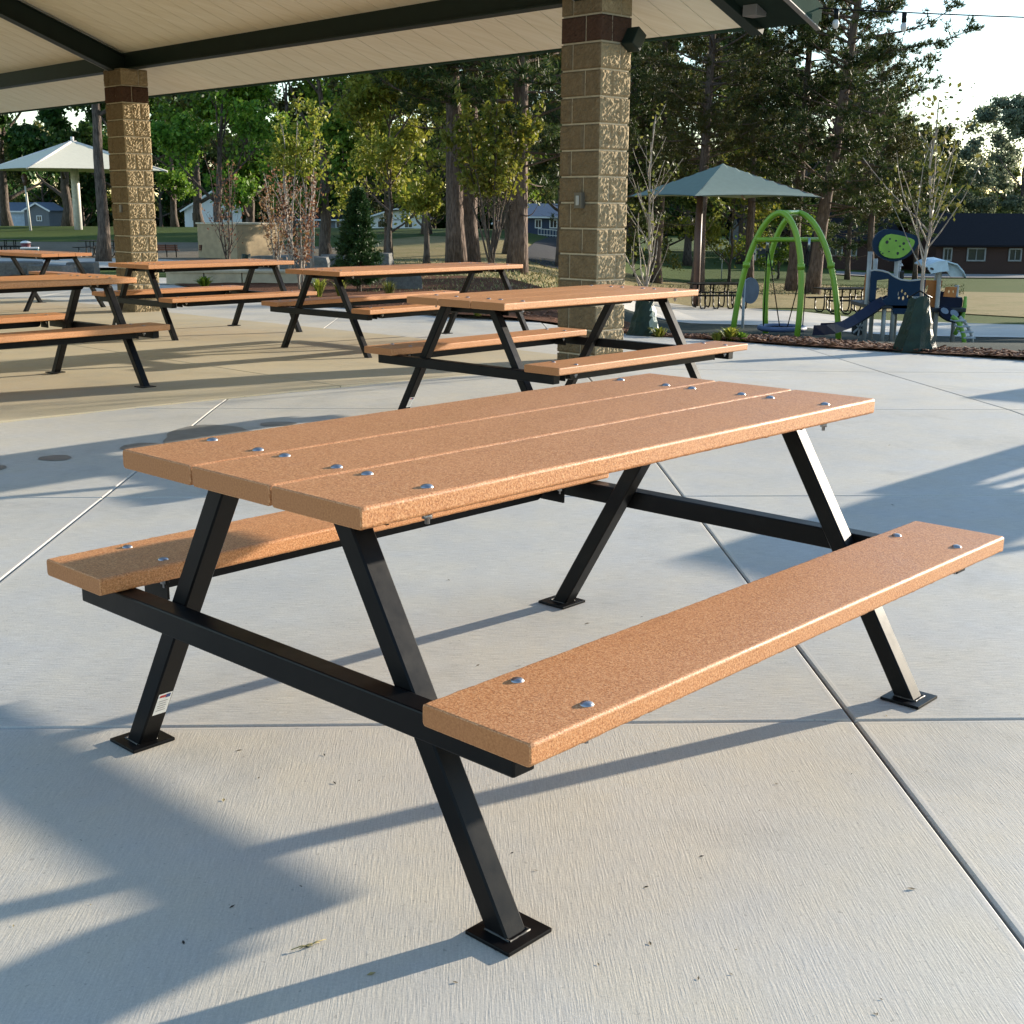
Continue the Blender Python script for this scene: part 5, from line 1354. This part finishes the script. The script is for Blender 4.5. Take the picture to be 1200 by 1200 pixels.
# pale blue hood roof, right
def hood(pts, y0, y1, mat):
    mb = MB(); n = len(pts); vs = [(PX(x), y0, PZ(z)) for x, z in pts]+[(PX(x+3), y1, PZ(z-2)) for x, z in pts]; vs += [(x, y, z-.03) for x, y, z in vs]
    f1 = [(i, i+1, n+i+1, n+i) for i in range(n-1)]; fs = f1+[tuple(2*n+k for k in f[::-1]) for f in f1]+[(i, 2*n+i, 2*n+i+1, i+1) for i in range(n-1)]+[(n+i, n+i+1, 3*n+i+1, 3*n+i) for i in range(n-1)]+[(0, n, 3*n, 2*n), (n-1, 3*n-1, 4*n-1, 2*n-1)]
    mb.add(vs, fs, 0, True); return mb.build('roof_hood', mat, r)
flat([(1076, 309), (1077, 304), (1086, 300), (1097, 299), (1100, 311), (1090, 312), (1080, 314)], -.1, .05, M['pwhite'], 'roof_wing')
flat([(1100, 302), (1111, 304), (1117, 311), (1121, 318), (1106, 318), (1101, 311)], .1, .05, M['pwhite'], 'roof_wing')
hood([(1076, 306), (1086, 300.5), (1098, 299.5), (1110, 303), (1118, 311), (1121, 317)], -.05, 1.0, M['pwhite'])
flat(ell(1080, 308.5, 2.4, 1.4, 8, .4), -.112, .01, M['pdark'], 'slot')
# small ground level panels under the deck
flat(smooth([(1004, 369), (1014, 366), (1016, 380), (1010, 388), (1000, 387), (999, 378)], 1), .3, .05, M['pdark'], 'ground_panel')
for (x0, z0, x1, z1) in ((1000, 384, 1012, 373), (1002, 374, 1013, 383), (1008, 371, 1006, 387)):
    mb = MB(); mb.beam((PX(x0), .25, PZ(z0)), (PX(x1), .25, PZ(z1)), .03, .03, (0, 1, 0)); mb.build('star_arm', M['trimlight'], r)
mb = MB(); mb.tube([(PX(1048), .3, PZ(300)), (PX(1056), .6, PZ(297)), (PX(1064), 1.2, PZ(300))], .02, 6); mb.tube([(PX(1041), .0, PZ(306)), (PX(1053), .3, PZ(306)), (PX(1064), 1.2, PZ(302))], .015, 6); mb.build('rail', M['ppost'], r)
for px in (1052, 1058):
    mb = MB(); mb.box((PX(px), .6, PZ(318)), (.08, .08, .18), bev=.02); mb.build('rope_knot', M['pdark'], r)

# ------------------------------------------------------------------ overhead line with two bulbs
cb = MB(); a = PL+L3(eR0-.62, nE+.1, zc(nE)+.10); b = Vector((13.5, 15.5, 0)); k = b.y/FPX
b.z = 1.2507+(244-24)*k*1.0
pts = [a.lerp(b, f/20)+Vector((0, 0, -.35*4*(f/20)*(1-f/20)*.35)) for f in range(21)]
cb_root = empty('overhead_cable', a, 0, 'thin cable running from the pavilion corner to the right with bulbs', 'cable')
cb.tube([p-a for p in pts], .006, 5); cb.build('cable', M['black'], cb_root)
M['bulb'] = plain('frosted_bulb', (.5, .51, .51), .35)
for f in (.35, 1.5):
    i = int(f); p = pts[i].lerp(pts[i+1], f-i)-a
    so_ = MB(); so_.tube([p, p-Vector((0, 0, .08))], .022, 8); sk = so_.build('socket', M['black'], cb_root)
    bb = MB(); bb.dome(p-Vector((0, 0, .115)), .028, .04, 10, 4); bb.dome(p-Vector((0, 0, .115)), .028, -.04, 10, 4); bb.build('bulb', M['bulb'], sk)

# off-frame neighbours whose shadows fall into the picture
put(copy_tree(T6), 4.6, 7.05, .80, 'orange picnic table outside the right edge of the photo, nearer one')
put(copy_tree(T6), 6.9, 11.2, .75, 'orange picnic table outside the right edge of the photo, farther one')

for (x, y, sx, l) in ((26.2, 38.6, .78, 'broadleaf tree outside the right edge of the photo, shading the play structure'), (25.0, 42.5, .85, 'broadleaf tree outside the right edge of the photo, shading the arch swing'), (31.0, 37.0, .85, 'broadleaf tree outside the right edge of the photo, farthest to the right')):
    o = place(lowt[0].get(), Vector((x, y, gz(x, y))), x, sx); lab(o, l, 'tree', 'low trees of the farthest row')

# far wood closing the view at the horizon, one mass of leaves
rng = np.random.default_rng(77); n_ = 26000
pxs = rng.uniform(-200, 1500, n_); dd = rng.uniform(205, 225, n_); xx = (pxs-600)/FPX*dd
hh = 6.5+2.0*np.sin(xx*.11)+1.3*np.sin(xx*.37+1)+.8*np.sin(xx*.9)
zz = np.array([gz(x, y) for x, y in zip(xx, dd)])+rng.uniform(0, 1, n_)**.8*hh
V, F = leaf_quads(np.stack([xx, dd, zz], 1), 1.5, rng, .8)
mb = MB(); mb.np_add(V, F); tag(mb.build('distant_woods', M['leaf_dark']), 'dark far off wood closing the view behind houses and lawn', 'woods', kind='stuff')
